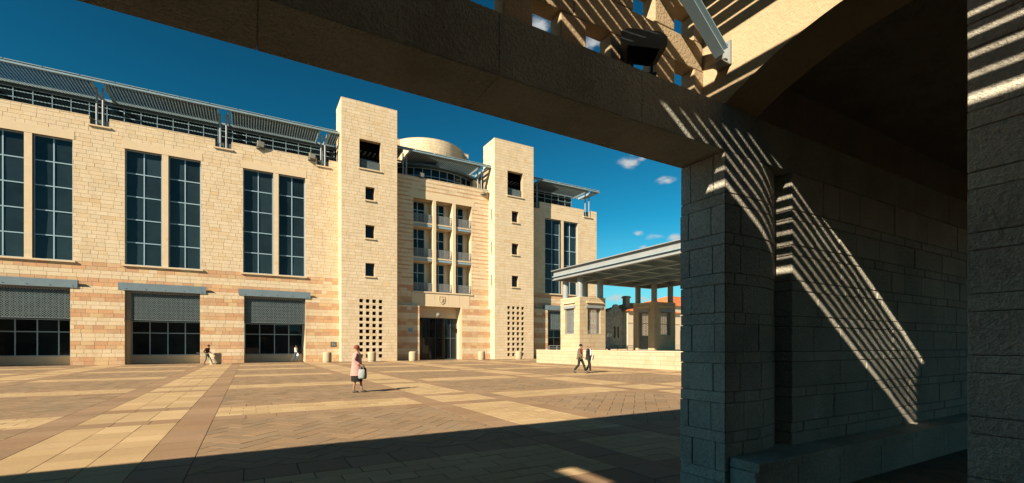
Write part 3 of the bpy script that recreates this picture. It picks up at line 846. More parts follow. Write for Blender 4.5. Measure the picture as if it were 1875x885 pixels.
PV = root('shade_pavilion', (30, 27, TERR_Z), 'flat grey steel canopy roof carried on stone piers with lattice windows', 'pavilion')
def pav_pier(x0, y0, w=2.9, d=2.8, top=5.85, door=False):
    zb = TERR_Z + .0
    ops = [(x0+w*.30, x0+w*.80, 2.7 if True else zb, 5.0)]
    sop = [(y0+d*.28, y0+d*.74, zb+.02 if door else 2.7, 5.0)]
    b = MB()
    holed(b, x0, x0+w, zb, top, ops, .35, frontY(y0)); holed(b, y0+.35, y0+d, zb, top, sop, .35, sideX(x0))
    holed(b, y0+.35, y0+d, zb, top, sop, .35, lambda u, dd, z: (x0+w+dd, u, z)); holed(b, x0+.35, x0+w-.35, zb, top, ops, .35, lambda u, dd, z: (u, y0+d+dd, z))
    b.box(x0+.35, x0+w-.35, y0+.35, y0+d-.35, top-.25, top-.05)
    p = b.build('pier', M['mortar'], PV)
    f = MB(); cs = courses(zb, top, .36)
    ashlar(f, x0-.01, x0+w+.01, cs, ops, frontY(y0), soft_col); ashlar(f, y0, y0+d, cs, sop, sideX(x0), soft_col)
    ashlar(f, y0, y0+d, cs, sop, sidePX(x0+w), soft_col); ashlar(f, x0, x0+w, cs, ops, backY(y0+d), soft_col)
    # a slightly battered cap and small drip ledges
    f.box(x0-.03, x0+w+.03, y0-.03, y0+d+.03, top, top+.07, (.54,.43,.29))
    facing(p, f)
    s = MB(); s.box(x0+w*.24, x0+w*.88, y0-.16, y0, 5.42, 5.52); s.build('drip_ledge', M['smooth_stone'], p)
    s = MB(); s.box(x0-.16, x0, y0+d*.22, y0+d*.80, 5.42, 5.52); s.build('drip_ledge', M['smooth_stone'], p)
    o = ops[0]; s = MB(); s.box(o[0]-.2, o[1]+.2, y0-.1, y0+.2, 4.98, 5.22); s.build('steel_lintel', M['steel_light'], p)
    lattice(p, o[0]+.02, o[1]-.02, o[2]+.03, o[3]-.03, y0+.14, .36, .034, mat='steel_light')
    o = sop[0]; s = MB(); s.box(x0-.1, x0+.2, o[0]-.2, o[1]+.2, 4.98, 5.22); s.build('steel_lintel', M['steel_light'], p)
    lattice(p, o[0]+.02, o[1]-.02, o[2]+.03, o[3]-.03, 0, .36, .034, place=sideX(x0+.14), mat='steel_light')
    for (cx_, cy_) in ((x0+.32, y0+.32), (x0+w-.32, y0+.32), (x0+.32, y0+d-.32), (x0+w-.32, y0+d-.32)):
        c = MB(); c.tube((cx_, cy_, top+.06), (cx_, cy_, 7.62), .27, 18); c.lathe((cx_, cy_, top+.065), [(.33,0),(.33,.06)], 18)
        c.build('column', M['steel_light'], PV, smooth=True)
for (x, y, dr) in ((24.95, 31.9, False), (34.0, 31.9, True), (24.95, 17.6, False), (34.0, 17.6, False)):
    pav_pier(x, y, door=dr)
rx0, rx1, ry0, ry1 = 24.5, 37.4, 16.9, 35.2
mb = MB()   # perimeter girder: channel with flanges
for (a, b, c, d) in ((rx0, rx0+.22, ry0, ry1), (rx1-.22, rx1, ry0, ry1), (rx0+.22, rx1-.22, ry0, ry0+.22), (rx0+.22, rx1-.22, ry1-.22, ry1)):
    mb.box(a, b, c, d, 7.66, 8.5)
mb.box(rx0-.14, rx0, ry0, ry1, 7.66, 7.74); mb.box(rx0-.14, rx0, ry0, ry1, 8.0, 8.05)
mb.box(rx0-.24, rx1+.1, ry0-.1, ry1+.1, 8.502, 8.56)
mb.build('roof_girder', M['steel_light'], PV)
y = ry1
while y > ry0+1:
    g = MB(); g.box(rx0-.17, rx0-.02, max(y-2.4, ry0)+.02, y-.02, 7.95, 8.0); g.build('gutter_length', M['steel'], PV); y -= 2.4
mb = MB(); mb.box(rx0+.22, rx1-.22, ry0+.22, ry1-.22, 8.3, 8.4); mb.build('roof_deck', M['steel'], PV)
for i in range(1, 8):
    yy = ry0 + (ry1-ry0)*i/8
    b = MB(); b.box(rx0+.22, rx1-.22, yy-.11, yy+.11, 7.9, 7.93); b.box(rx0+.22, rx1-.22, yy-.02, yy+.02, 7.93, 8.3); b.build('roof_beam', M['steel'], PV)
for i in range(1, 4):
    xx = rx0 + (rx1-rx0)*i/4
    b = MB(); b.box(xx-.11, xx+.11, ry0+.22, ry1-.22, 7.70, 7.73); b.box(xx-.02, xx+.02, ry0+.22, ry1-.22, 7.73, 7.9); b.build('roof_beam', M['steel'], PV)

def lamp_post():
    o = root('lamp_post', (0,0,0), 'short white post lamp with a glass globe on the terrace between the piers', 'lamp')
    p = MB(); p.lathe((0,0,0), [(.15,0),(.15,.08),(.10,.1),(.10,1.25),(.13,1.27),(.13,1.32)], 14); p.build('post', M['steel_light'], o, smooth=True)
    g = MB(); g.lathe((0,0,1.3), [(.08,0),(.19,.08),(.24,.22),(.20,.37),(.07,.46)], 16); g.build('globe', M['lamp_glass'], o, smooth=True)
    o.location = (31.6, 35.6, TERR_Z-.005)
lamp_post()
def railing(x0, x1, y, z, label, mat, h=.55):
    o = root('railing', (x0, y, z), label, 'railing'); r = MB()
    r.box(x0, x1, y-.03, y+.03, z+h-.06, z+h); r.box(x0, x1, y-.02, y+.02, z+h*.45, z+h*.45+.05); r.build('rail', M[mat], o)
    n = max(2, round((x1-x0)/1.2)+1)
    for i in range(n):
        p = MB(); x = x0+(x1-x0)*i/(n-1); p.box(x-.03, x+.03, y-.029, y+.029, z, z+h-.06); p.build('post', M[mat], o)
railing(33.3, 37.4, 37.7, TERR_Z-.006, 'low dark metal railing on terrace beyond the lattice piers', 'steel_dark', .5)
railing(25.7, 27.6, 37.7, TERR_Z-.006, 'low pale metal railing in front of the right wing opening', 'steel_light', .5)
railing(46, 58, 44, TERR_Z-.006, 'pale metal railing before the cream house with tiled roof', 'steel_light', .6)

def old_house():
    o = root('old_stone_house', (52, 57, 1), 'old grey stone house front with curved gable and two narrow windows in shade', 'house')
    Y = 57.0; x0, x1 = 49.4, 53.9; zb, zt = TERR_Z-.3, 7.2
    ops = [(51.55, 51.95, 3.0, 4.85), (52.3, 52.7, 3.0, 4.85)]
    b = MB(); holed(b, x0, x1, zb, zt, ops, .5, frontY(Y)); b.box(x0, x1, Y+.5, Y+9, zb, zt-.5)
    w = b.build('wall', M['mortar'], o)
    f = MB()
    grey = lambda z: jit(R.choice([(.30,.27,.21),(.27,.245,.19),(.33,.29,.22),(.25,.225,.175)]), .08)
    ashlar(f, x0, x1, courses(zb, zt, .32), ops, frontY(Y), grey, .4, .8)
    f.build('stone_courses', M['old_stone'], w, kind='stuff')
    for a in ops:
        g = MB(); g.box(a[0], a[1], Y+.35, Y+.38, a[2], a[3]); g.build('window', M['glass_dark'], o)
    # shaped gable: steps and a round head
    g = MB(); cx = 52.05
    pts = [(-2.2,0),(-2.2,.25),(-1.5,.3),(-1.25,.75),(-.95,.8)]
    for i in range(9):
        t = math.pi*(1-i/8); pts.append((.75*math.cos(t), .95+.65*math.sin(t)))
    pts += [(.95,.8),(1.25,.75),(1.5,.3),(2.2,.25),(2.2,0)]
    fr = [(cx+a*.72, Y-.05, zt+b*.8) for a, b in pts]; bk = [(cx+a*.72, Y+.4, zt+b*.8) for a, b in pts]
    g.face(fr[::-1], (.29,.26,.2)); g.face(bk, (.29,.26,.2)); n = len(fr)
    for i in range(n): g.face([fr[i], fr[(i+1)%n], bk[(i+1)%n], bk[i]], (.31,.28,.22))
    ga = g.build('gable', M['old_stone'], o)
    r = MB()
    for i in range(16):
        t0, t1 = 2*math.pi*i/16, 2*math.pi*(i+1)/16
        r.bar((cx+.5*math.cos(t0), Y-.1, 7.3+.5*math.sin(t0)), (cx+.5*math.cos(t1), Y-.1, 7.3+.5*math.sin(t1)), .1, .1, (.33,.3,.23))
    r.build('roundel', M['old_stone'], ga)
old_house()

def hip_roof(mb, x0, x1, y0, y1, z, h, ov=.4, rows=14):
    x0 -= ov; x1 += ov; y0 -= ov; y1 += ov; ins = min(x1-x0, y1-y0)/2 - .02
    for k in range(rows):
        a, b = k/rows, (k+1)/rows; zl = z+h*a; zh = z+h*b
        for (p, q) in (((x0,y0),(x1,y0)), ((x1,y0),(x1,y1)), ((x1,y1),(x0,y1)), ((x0,y1),(x0,y0))):
            def ins_pt(P, t):
                sx = 1 if P[0] == x0 else -1; sy = 1 if P[1] == y0 else -1
                return (P[0]+sx*ins*t, P[1]+sy*ins*t)
            A, B, C, D = ins_pt(p,a), ins_pt(q,a), ins_pt(q,b), ins_pt(p,b)
            L_ = math.hypot(B[0]-A[0], B[1]-A[1]); n = max(1, int(L_/.5))
            for i in range(n):
                s0, s1 = i/n, (i+1)/n
                lerp = lambda U, V, s: (U[0]+(V[0]-U[0])*s, U[1]+(V[1]-U[1])*s)
                c = jit(R.choice([(.50,.15,.05),(.46,.14,.05),(.53,.18,.07),(.42,.13,.05)]), .1); lift = .05
                P0, P1, P2, P3 = lerp(A,B,s0), lerp(A,B,s1), lerp(D,C,s1), lerp(D,C,s0)
                mb.face([(P0[0],P0[1],zl+lift),(P1[0],P1[1],zl+lift),(P2[0],P2[1],zh),(P3[0],P3[1],zh)], c)
                mb.face([(P0[0],P0[1],zl-.02),(P1[0],P1[1],zl-.02),(P1[0],P1[1],zl+lift),(P0[0],P0[1],zl+lift)], c)
def tiled_house(name_label, x0, x1, y0, y1, zt, rh, chimney=None, wins=()):
    o = root('tiled_house', ((x0+x1)/2, y0, 1), name_label, 'house'); zb = TERR_Z-.3
    b = MB(); holed(b, x0, x1, zb, zt, list(wins), .4, frontY(y0)); b.box(x0, x0+.4, y0+.4, y1, zb, zt); b.box(x1-.4, x1, y0+.4, y1, zb, zt); b.box(x0+.4, x1-.4, y1-.4, y1, zb, zt)
    b.build('wall', M['render_wall'], o)
    c = MB(); c.box(x0-.12, x1+.12, y0-.12, y1+.12, zt-.25, zt-.05); c.build('cornice', M['smooth_stone'], o)
    c = MB(); c.box(x0-.06, x1+.06, y0-.08, y0, zt-1.95, zt-1.8); c.build('string_course', M['smooth_stone'], o)
    for a in wins:
        g = MB(); g.box(a[0], a[1], y0+.25, y0+.28, a[2], a[3]); g.build('window', M['glass_dark'], o)
    r = MB(); hip_roof(r, x0, x1, y0, y1, zt-.05, rh); rf = r.build('roof', M['tile'], o)
    if chimney:
        ch = MB(); cx, cy, z0, z1 = chimney; ch.box(cx-.45, cx+.45, cy-.4, cy+.4, z0, z1); ch.box(cx-.6, cx+.6, cy-.55, cy+.55, z1, z1+.18); ch.box(cx-.5, cx+.5, cy-.45, cy+.45, z1+.18, z1+.35)
        ch.build('chimney', M['old_stone'] if False else M['joint'], rf)
tiled_house('cream house with orange hipped tile roof and dark chimney behind the pavilion', 53.6, 66, 56.0, 66, 7.4, 2.0, (55.2, 58.0, 7.9, 9.7), [(62.9, 63.8, 2.6, 4.6)])
tiled_house('larger cream house with bright orange tile roof seen past the far pier', 69, 92, 60, 78, 9.2, 3.2, None, [(72, 73, 3, 5), (76, 77, 3, 5), (80, 81, 3, 5)])

# ================================================================= THE NEAR STONE PAVILION (camera stands inside)
XP = 4.25; YI, YO = 3.034, 3.60; ZS, ZB = 3.615, 4.09
NP = root('stone_loggia', (0, 0, 0), 'rough stone pillar, lintel beam and pierced parapet framing the plaza view in shade', 'pavilion')
# beam: long stones laid end to end
bx = [-4.8, -3.2, -1.55, .05, 1.62, 3.08, 4.86, 6.5, 8.2, 10, 12, 14.2]
beam = MB(); beam.box(-4.78, 14.2, YI+.03, YO-.03, ZS+.03, ZB-.03); beam = beam.build('beam', M['joint'], NP)
for a, b in zip(bx, bx[1:]):
    s = MB(); dz = R.uniform(-.003, .003)
    s.box(a+.001, b-.001, YI+dz, YO+dz, ZS+dz, ZB+dz)
    s.build('beam_stone', M['beam_stone'], beam, bevel=.006)
# pillar: alternating tall and thin courses of rough blocks; its far side rounds away
thin = [(3.07-.412*k, 3.188-.412*k) for k in range(8)]
plan = [(XP, YO), (XP, YI), (4.72, YI)]
for i in range(1, 11):
    t = math.radians(31*i/10); plan.append((4.74+1.36*math.sin(t), YI+1.36*(1-math.cos(t))))
plan.append((5.44, YO))
core = MB(); core.prism([(x+(.02 if x < 4.3 else 0), y+(.02 if y < 3.3 else -.02)) for x, y in plan], 0, ZS+.02); pil = core.build('pillar', M['joint'], NP)
def plan_len(): return [math.dist(plan[i], plan[i+1]) for i in range(len(plan)-1)]
def sector(s0, s1):
    """outline points between two arc lengths measured along the face from the left jamb's outer edge"""
    acc = 0; out = []
    for i, l in enumerate(plan_len()):
        a, b = plan[i], plan[i+1]
        lo, hi = max(s0, acc), min(s1, acc+l)
        if hi > lo + 1e-6:
            for sv in (lo, hi):
                t = (sv-acc)/l; p = (a[0]+(b[0]-a[0])*t, a[1]+(b[1]-a[1])*t)
                if not out or math.dist(out[-1], p) > 1e-4: out.append(p)
        acc += l
    return out
TOT = sum(plan_len()); LJ = YO - YI
def pillar_stone(s0, s1, z0, z1, g=.003):
    pts = sector(s0+(g if s0 > 0 else 0), s1-g)
    if len(pts) < 2: return
    cx, cy = 4.85, 3.45
    inner = [(p[0]+(cx-p[0])*.25, p[1]+(cy-p[1])*.25) for p in pts]
    off = R.uniform(-.004, .006)
    outp = [(p[0]+(p[0]-cx)*off/.5, p[1]+(p[1]-cy)*off/.5) for p in pts]
    poly = outp + inner[::-1]
    s = MB(); s.prism(poly, z0+g, z1-g); s.build('stone', M['pier_stone_lifted'], pil, bevel=.007)
zs = sorted({v for t in thin for v in t} | {0.0, ZS-.002})
for z0, z1 in zip(zs, zs[1:]):
    if z1 - z0 < .05: continue
    istall = (z1-z0) > .2
    if istall:
        k = R.uniform(-.03, .03); cuts = [0, LJ*.23+k, LJ*.74+k, LJ, LJ+.26+R.uniform(-.05,.05), LJ+.62+R.uniform(-.06,.06), TOT]
    else:
        cuts = [0, LJ, LJ+.14+R.uniform(-.03,.03), LJ+.33+R.uniform(-.04,.04), LJ+.62+R.uniform(-.05,.05), TOT]
    # corner stones return on both faces only where courses are thin
    for a, b in zip(cuts, cuts[1:]): pillar_stone(a, b, z0, z1)

# wall beyond, with a shallow pier, and stone bench at its foot
wb = MB(); wb.box(5.47, 14.2, YI+.02, YO-.02, 0, ZS-.004); nw = wb.build('side_wall', M['joint'], NP)
for z0, z1 in zip(zs, zs[1:]):
    if z1-z0 < .05: continue
    u = 5.452; first = True
    while u < 14:
        L_ = R.uniform(.35, .7) if (z1-z0) > .2 else R.uniform(.2, .5)
        v = min(u+L_, 14.1); s = MB(); dy = R.uniform(-.006, .006)
        s.box(u+.004, v-.004, YI+dy, YI+.30, z0+.005, z1-.005); s.build('stone', M['pier_stone_lifted'], nw, bevel=.007); u = v
bb = [4.30, 5.05, 5.9, 6.9, 7.8, 9, 10.4, 12, 14]
for a, b in zip(bb, bb[1:]):
    s = MB(); s.box(a+.004, b-.004, 2.70, YI+.14 if a > 5 else YI-.004, .36, .46); s.build('bench_slab', M['pier_stone_lifted'], NP, bevel=.012)
    s = MB(); s.box(a+.004, b-.004, 2.74, YI-.012, 0, .355); s.build('bench_block', M['pier_stone_lifted'], NP, bevel=.01)

# pierced wall above the beam: blocks with square openings between
PY0, PY1 = 3.30, 3.47
pw = MB(); pw.box(-4.8, 4.85, PY0+.01, PY1-.01, 5.155+.59, 7.35); pwall = pw.build('pierced_wall', M['beam_stone'], NP)
def pstone(x0, x1, z0, z1):
    s = MB(); d = R.uniform(-.004, .004); s.box(x0+.003, x1-.003, PY0+d, PY1, z0+.003, z1-.003); s.build('stone', M['arch_stone'], pwall, bevel=.008)
rowz = [4.258, 4.848, 5.438]
zprev = ZB-.02
for rz in rowz:
    # solid course under the openings
    x = 4.385-.575*.5-.02; xs_ = [4.85]; x = 4.24
    while x > -4.8: xs_.append(x); x -= R.choice([.575, .862])
    xs_.append(-4.8)
    for a, b in zip(xs_, xs_[1:]):
        if a-b > .05: pstone(b, a, zprev, rz)
    h1 = rz + .287
    k = 0; hr = 4.10
    pstone(hr, 4.85, rz, h1)
    while hr > -4.5:
        hl = hr-.29; nl = hr-.575
        pstone(max(nl, -4.8), hl, rz, h1); hr = nl
    zprev = h1
pstone(-4.8, 4.85, zprev, 5.745)

# east wall with its arch, springing from the beam
EX0, EX1 = XP, XP+.55
em = MB()
yc, Rr = 1.50, 3.25; zc_ = 4.10 - math.sqrt(Rr**2-1.53**2)
def arch_z(y): return zc_ + math.sqrt(max(Rr**2-(y-yc)**2, 0))
ys = [YI-.001 - 3.06*i/24 for i in range(25)]
lo = [(y, arch_z(y)) for y in ys]
ZT = 6.3
for (p, q) in zip(lo, lo[1:]):
    em.face([(EX0,p[0],p[1]), (EX0,p[0],ZT), (EX0,q[0],ZT), (EX0,q[0],q[1])])
    em.face([(EX1,p[0],ZT), (EX1,p[0],p[1]), (EX1,q[0],q[1]), (EX1,q[0],ZT)])
    em.face([(EX0,p[0],p[1]), (EX0,q[0],q[1]), (EX1,q[0],q[1]), (EX1,p[0],p[1])])
    em.face([(EX0,p[0],ZT), (EX1,p[0],ZT), (EX1,q[0],ZT), (EX0,q[0],ZT)])
em.box(EX0, EX1, -4.5, ys[-1], 0, ZT)
em.box(EX0, EX1, YI-.001, PY0-.002, ZB+.004, ZT)
em.build('arch_wall', M['arch_stone'], NP)
jm = MB(); jm.box(EX0+.02, EX1-.02, .02, 1.18, 0, 4.3); jam = jm.build('stripe_block_pillar', M['joint'], NP)  # pillar added to cut off the sun stripes on the side wall
zj = zs + [ZS+.17, 4.12]
for z0, z1 in zip(zj, zj[1:]):
    if z1-z0 < .05: continue
    cuts = [0, .35+R.uniform(-.06,.06), .78+R.uniform(-.06,.06), 1.2] if (z1-z0) > .2 else [0, .6+R.uniform(-.1,.1), 1.2]
    for a, b in zip(cuts, cuts[1:]):
        s = MB(); d = R.uniform(-.004, .004); s.box(EX0+d, EX1-d, a+.003, b-.003, z0+.003, z1-.003); s.build('stone', M['pier_stone_lifted'], jam, bevel=.007)
# other walls of the bay, roof of the dark bay to the east
om = MB()
holed(om, -4.5, YI-.01, 0, 6.3, [(.5, 2.1, 4.6, 5.8)], .5, lambda u, d, z: (-4.3+d, u, z))  # window added so the roof slot's light patch reaches the plaza
holed(om, -4.8, 14.2, 0, 6.3, [(5.4, 7.0, 0, 3.7)], .5, lambda u, d, z: (u, -4.5+d, z))
holed(om, -4.5, YI-.01, 0, 4.55, [(-4, 2.6, 0, 3.7)], .4, lambda u, d, z: (14.2+d, u, z))
om.box(-4.8, -4.3, YI, YO, 0, ZS-.004)
om.build('back_wall', M['beam_stone'], NP)
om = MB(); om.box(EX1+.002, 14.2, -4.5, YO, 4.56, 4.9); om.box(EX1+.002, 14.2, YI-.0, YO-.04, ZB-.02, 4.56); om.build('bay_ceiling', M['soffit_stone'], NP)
# pergola: slats run towards the plaza, with one wider gap
pg = MB(); pg.box(.11, 1.75, 1.80, 2.15, 5.82, 5.87); pg.box(-4.3, 4.25, -1.2, -1.0, 5.7, 5.8); pg.build('pergola_beam', M['steel'], NP)
pp_ = MB(); pp_.box(-4.29, .10, -4.4, 3.2, 5.86, 5.95); pp_.build('roof_panel', M['steel'], NP)
pitch = .212; x = 1.94 - .168; n = 0
while x > .1:
    s = MB(); s.box(x, x+.168, -4.4, 3.2, 5.88, 5.892); s.build('pergola_slat', M['steel'], NP); x -= pitch
x = 2.59
while x < 4.05:
    s = MB(); s.box(x, x+.168, -4.4, 3.2, 5.88, 5.892); s.build('pergola_slat', M['steel'], NP); x += pitch
# slanting steel strut with bolted foot plate
st = MB()
a, b = Vector((4.20, 3.04, 4.60)), Vector((2.62, 3.04, 5.84)); dvec = (b-a).normalized(); nrm = Vector((-dvec.z, 0, dvec.x))
mid = (a+b)/2; half = (b-a)/2
st.obox(mid+nrm*.045, half, (0,.055,0), nrm*.006); st.obox(mid-nrm*.045, half, (0,.055,0), nrm*.006); st.obox(mid, half, (0,.005,0), nrm*.039)
strut = st.build('strut', M['steel'], NP)
pl = MB(); pl.box(4.225, 4.248, 2.96, 3.12, 4.46, 4.70); pl.box(4.10, 4.225, 2.97, 3.11, 4.46, 4.475)
plate = pl.build('foot_plate', M['steel_light'], strut)
for (yy, zz) in ((3.0, 4.51), (3.0, 4.66), (3.085, 4.51), (3.085, 4.66)):
    bo = MB(); bo.tube((4.205, yy, zz), (4.226, yy, zz), .014, 6); bo.build('bolt', M['bronze'], strut)

# dark octagonal floodlight standing on the beam
def beam_light():
    o = root('floodlight', (0,0,0), 'black octagonal floodlight standing on the stone beam under the pierced wall', 'floodlight')
    b = MB(); w, h, c = .19, .125, .06
    octo = [(-w+c,-h),(w-c,-h),(w,-h+c),(w,h-c),(w-c,h),(-w+c,h),(-w,h-c),(-w,-h+c)]
    f0 = [(x, -.07, z) for x, z in octo]; f1 = [(x*.82, .09, z*.82) for x, z in octo]
    b.face(f0); b.face(f1[::-1])
    for i in range(8): b.face([f0[(i+1)%8], f0[i], f1[i], f1[(i+1)%8]])
    hsg = b.build('lamp_housing', M['black'], o, bevel=.008)
    k = MB(); k.box(-.09, -.07, -.02, .02, -.24, -.08); k.box(.07, .09, -.02, .02, -.24, -.08); k.box(-.11, .11, -.05, .05, -.26, -.24); k.build('bracket', M['black'], o)
    hsg.rotation_euler = (math.radians(-28), math.radians(8), 0)
    o.scale = (1.12, 1.12, 1.12); o.location = (3.17, 3.13, ZB+.29); o.rotation_euler = (0, 0, math.radians(-32))
beam_light()

# unseen flat-roofed wing west of the loggia, added to throw the long plaza shade
WG = root('shade_wing', (-18, -5, 0), 'unseen flat-roofed wing added beside the loggia to shade the plaza, behind the viewpoint', 'building')
sx0, sx1, sy0, sy1 = -7.84, -7.48, -.50, .33  # roof slot added and sized to let one light patch through
m = MB(); zt0, zt1 = 7.27, 7.35
m.box(-45, sx0, -4, 3.47, zt0, zt1); m.box(sx1, -4.81, -4, 3.47, zt0, zt1); m.box(sx0, sx1, -4, sy0, zt0, zt1); m.box(sx0, sx1, sy1, 3.47, zt0, zt1)
m.build('roof', M['beam_stone'], WG)
m = MB(); m.box(-45, -4.81, -4, -3.6, 0, zt0); m.box(-45, -44.5, -3.6, 3.1, 0, zt0); m.box(-45, -4.81, 3.1, 3.46, 3.6, zt0)
m.box(-5.2, -4.81, -3.6, 3.1, 5.8, zt0)
for x in range(-44, -5, 5): m.box(x, x+.9, 3.0, 3.47, 0, 3.6)
m.build('wall', M['beam_stone'], WG)

# ================================================================= PEOPLE
SKIN_T = plain_mat('skin', (.27, .135, .08), .6, 0, .3, .05, 20)
def cloth(name, c): return plain_mat(name, c, .85, 0, .15, .12, 30, .2)
def skin_mesh(name, joints, bones, mat, parent, sub=1):
    """one continuous surface grown round a chain of joints {key: ((x,y,z), radius)}"""
    keys = list(joints); idx = {k: i for i, k in enumerate(keys)}
    me = bpy.data.meshes.new(name); me.from_pydata([joints[k][0] for k in keys], [(idx[a], idx[b]) for a, b in bones], [])
    o = bpy.data.objects.new(name, me); COL.objects.link(o); me.materials.append(mat)
    md = o.modifiers.new('skin', 'SKIN'); md.use_smooth_shade = True
    for i, k in enumerate(keys):
        r = joints[k][1]; me.skin_vertices[0].data[i].radius = r if isinstance(r, tuple) else (r, r)
    me.skin_vertices[0].data[0].use_root = True
    sb = o.modifiers.new('sub', 'SUBSURF'); sb.levels = sub; sb.render_levels = sub + 1
    setp(o, parent); return o

def hand(J, B, key, wrist, elbow, side):
    w, e = Vector(wrist), Vector(elbow); d = (w-e).normalized(); x = Vector((1,0,0)) - d*d.x
    x = x.normalized() if x.length > .2 else Vector((0,1,0)); n = d.cross(x).normalized()
    p = w + d*.055; J[key+'palm'] = (tuple(p), (.026, .020)); B.append((key+'wrist', key+'palm'))
    for i, (ox, ln) in enumerate(((-.027,.060),(-.009,.072),(.009,.068),(.026,.055))):
        k1 = p + d*.035 + x*ox; k2 = k1 + d*ln*.55 + n*side*.008; k3 = k2 + d*ln*.4 + n*side*.022
        for j, q in enumerate((k1, k2, k3)): J[f'{key}f{i}{j}'] = (tuple(q), .0095-.001*j)
        B += [(key+'palm', f'{key}f{i}0'), (f'{key}f{i}0', f'{key}f{i}1'), (f'{key}f{i}1', f'{key}f{i}2')]
    t1 = p - d*.012 + x*.036; t2 = t1 + d*.035 + x*.016
    J[key+'t0'] = (tuple(t1), .0105); J[key+'t1'] = (tuple(t2), .009); B += [(key+'palm', key+'t0'), (key+'t0', key+'t1')]

def person(label, loc, rz, h, pose, top, legs, hair, shoe=(.02,.017,.015), coat=None, inner=None, bald=False, skirt=None, group=None, lean=0.0):
    """faces local +x; pose gives elbow, wrist, knee, ankle for left (y>0) and right"""
    o = root('person', (0,0,0), label, 'person', group)
    P = pose; ln = lambda z: lean*max(0, z-.95)
    pel = (0,0,.96); spi = (ln(1.15),0,1.15); che = (ln(1.36),0,1.36); nec = (ln(1.5)+.01,0,1.50); hed = (ln(1.6)+.025,0,1.60); crn = (ln(1.7)+.02,0,1.675)
    shL = (ln(1.42), .175, 1.42); shR = (ln(1.42), -.175, 1.42); hiL = (0,.095,.92); hiR = (0,-.095,.92)
    J = {'pel':(pel,(.12,.09)), 'spi':(spi,(.115,.085)), 'che':(che,(.125,.09)), 'nec':(nec,.05), 'hed':(hed,(.076,.088)), 'crn':(crn,(.072,.084))}
    B = [('pel','spi'),('spi','che'),('che','nec'),('nec','hed'),('hed','crn')]
    for k, sh, hi in (('L',shL,hiL),('R',shR,hiR)):
        el, wr, kn, an = P['el'+k], P['wr'+k], P['kn'+k], P['an'+k]; toe = P.get('to'+k, (an[0]+.16, an[1]+(.02 if k=='L' else -.02), max(an[2]-.06, .03)))
        J[k+'sh'] = (sh,.055); J[k+'el'] = (el,.040); J[k+'wrist'] = (wr,(.028,.024)); B += [('che',k+'sh'),(k+'sh',k+'el'),(k+'el',k+'wrist')]
        J[k+'hi'] = (hi,.085); J[k+'kn'] = (kn,.052); J[k+'an'] = (an,.034); J[k+'to'] = ((an[0]+.04, an[1], max(an[2]-.05,.04)),.018); B += [('pel',k+'hi'),(k+'hi',k+'kn'),(k+'kn',k+'an'),(k+'an',k+'to')]
        hand(J, B, k, wr, el, 1 if k == 'L' else -1)
    J['nose'] = ((hed[0]+.100, 0, hed[2]-.005), .012); B.append(('hed','nose'))
    body = skin_mesh('body', J, B, SKIN_T, o)
    # jacket or shirt
    tj = {'pel':((0,0,.93),(.165,.125)),'spi':(spi,(.15,.115)),'che':(che,(.16,.12)),'col':((nec[0]-.005,0,1.455),(.085,.075))}
    tb = [('pel','spi'),('spi','che'),('che','col')]
    for k, sh in (('L',shL),('R',shR)):
        el, wr = Vector(P['el'+k]), Vector(P['wr'+k])
        tj[k+'sh'] = (sh,.075); tj[k+'el'] = (tuple(el),.062); tj[k+'wr'] = (tuple(wr-(wr-el)*.06),.048); tb += [('che',k+'sh'),(k+'sh',k+'el'),(k+'el',k+'wr')]
    if coat is None: skin_mesh('shirt', tj, tb, top, o)
    else:
        skin_mesh('jacket', tj, tb, top, o)
        c = MB(); rings = [(x, y, z, rx, ry) for (x, y, z, rx, ry) in coat]; c.loft(rings, 18); c.build('jacket_skirt', top, o, smooth=True)
    if inner is not None:
        c = MB(); c.loft([(ln(1.0)+.085,0,.96,.095,.075),(ln(1.2)+.065,0,1.2,.095,.08),(ln(1.36)+.06,0,1.37,.095,.07),(ln(1.44)+.045,0,1.45,.07,.05),(ln(1.5)+.035,0,1.50,.035,.04)], 14); c.build('waistcoat', inner, o, smooth=True)
    if legs is not None:
        lj = {'pel':((0,0,1.0),(.115,.10))}; lb = []
        for k, hi in (('L',hiL),('R',hiR)):
            kn, an = Vector(P['kn'+k]), Vector(P['an'+k])
            lj[k+'hi'] = (hi,.10); lj[k+'kn'] = (tuple(kn),.078); lj[k+'an'] = (tuple(an+(kn-an)*.05),.062); lb += [('pel',k+'hi'),(k+'hi',k+'kn'),(k+'kn',k+'an')]
        skin_mesh('trousers', lj, lb, legs, o)
    if skirt is not None:
        m, rings = skirt; c = MB(); c.loft(rings, 18); c.build('skirt', m, o, smooth=True)
    sm = plain_mat('shoe', shoe, .4)
    for k in 'LR':
        an = P['an'+k]; toe = P.get('to'+k, (an[0]+.16, an[1], max(an[2]-.06, .03)))
        skin_mesh('shoe', {'h':((an[0]-.04,an[1],max(an[2]-.05,.035)),(.052,.052)),'m':((an[0]+.05,an[1],max((an[2]-.05+toe[2])/2,.035)),(.055,.05)),'t':((toe[0]+.03,toe[1],max(toe[2],.03)),(.045,.032))},
                  [('h','m'),('m','t')], sm, o)
    hm = plain_mat('hair', hair, .7, 0, .2, .3, 60, .5)
    if not bald:
        c = MB(); hx, hz = crn[0]-.022, hed[2]+.045
        prof = []
        for i in range(8):
            t = -.35 + (math.pi/2+.35)*i/7; prof.append((.106*math.cos(t), .112*math.sin(t)))
        c.lathe((hx, 0, hz), prof, 16); c.build('hair', hm, o, smooth=True)
    else:
        c = MB(); c.lathe((crn[0]-.035, 0, hed[2]-.03), [(.07,0),(.083,.03),(.078,.06)], 14); c.build('hair', hm, o, smooth=True)
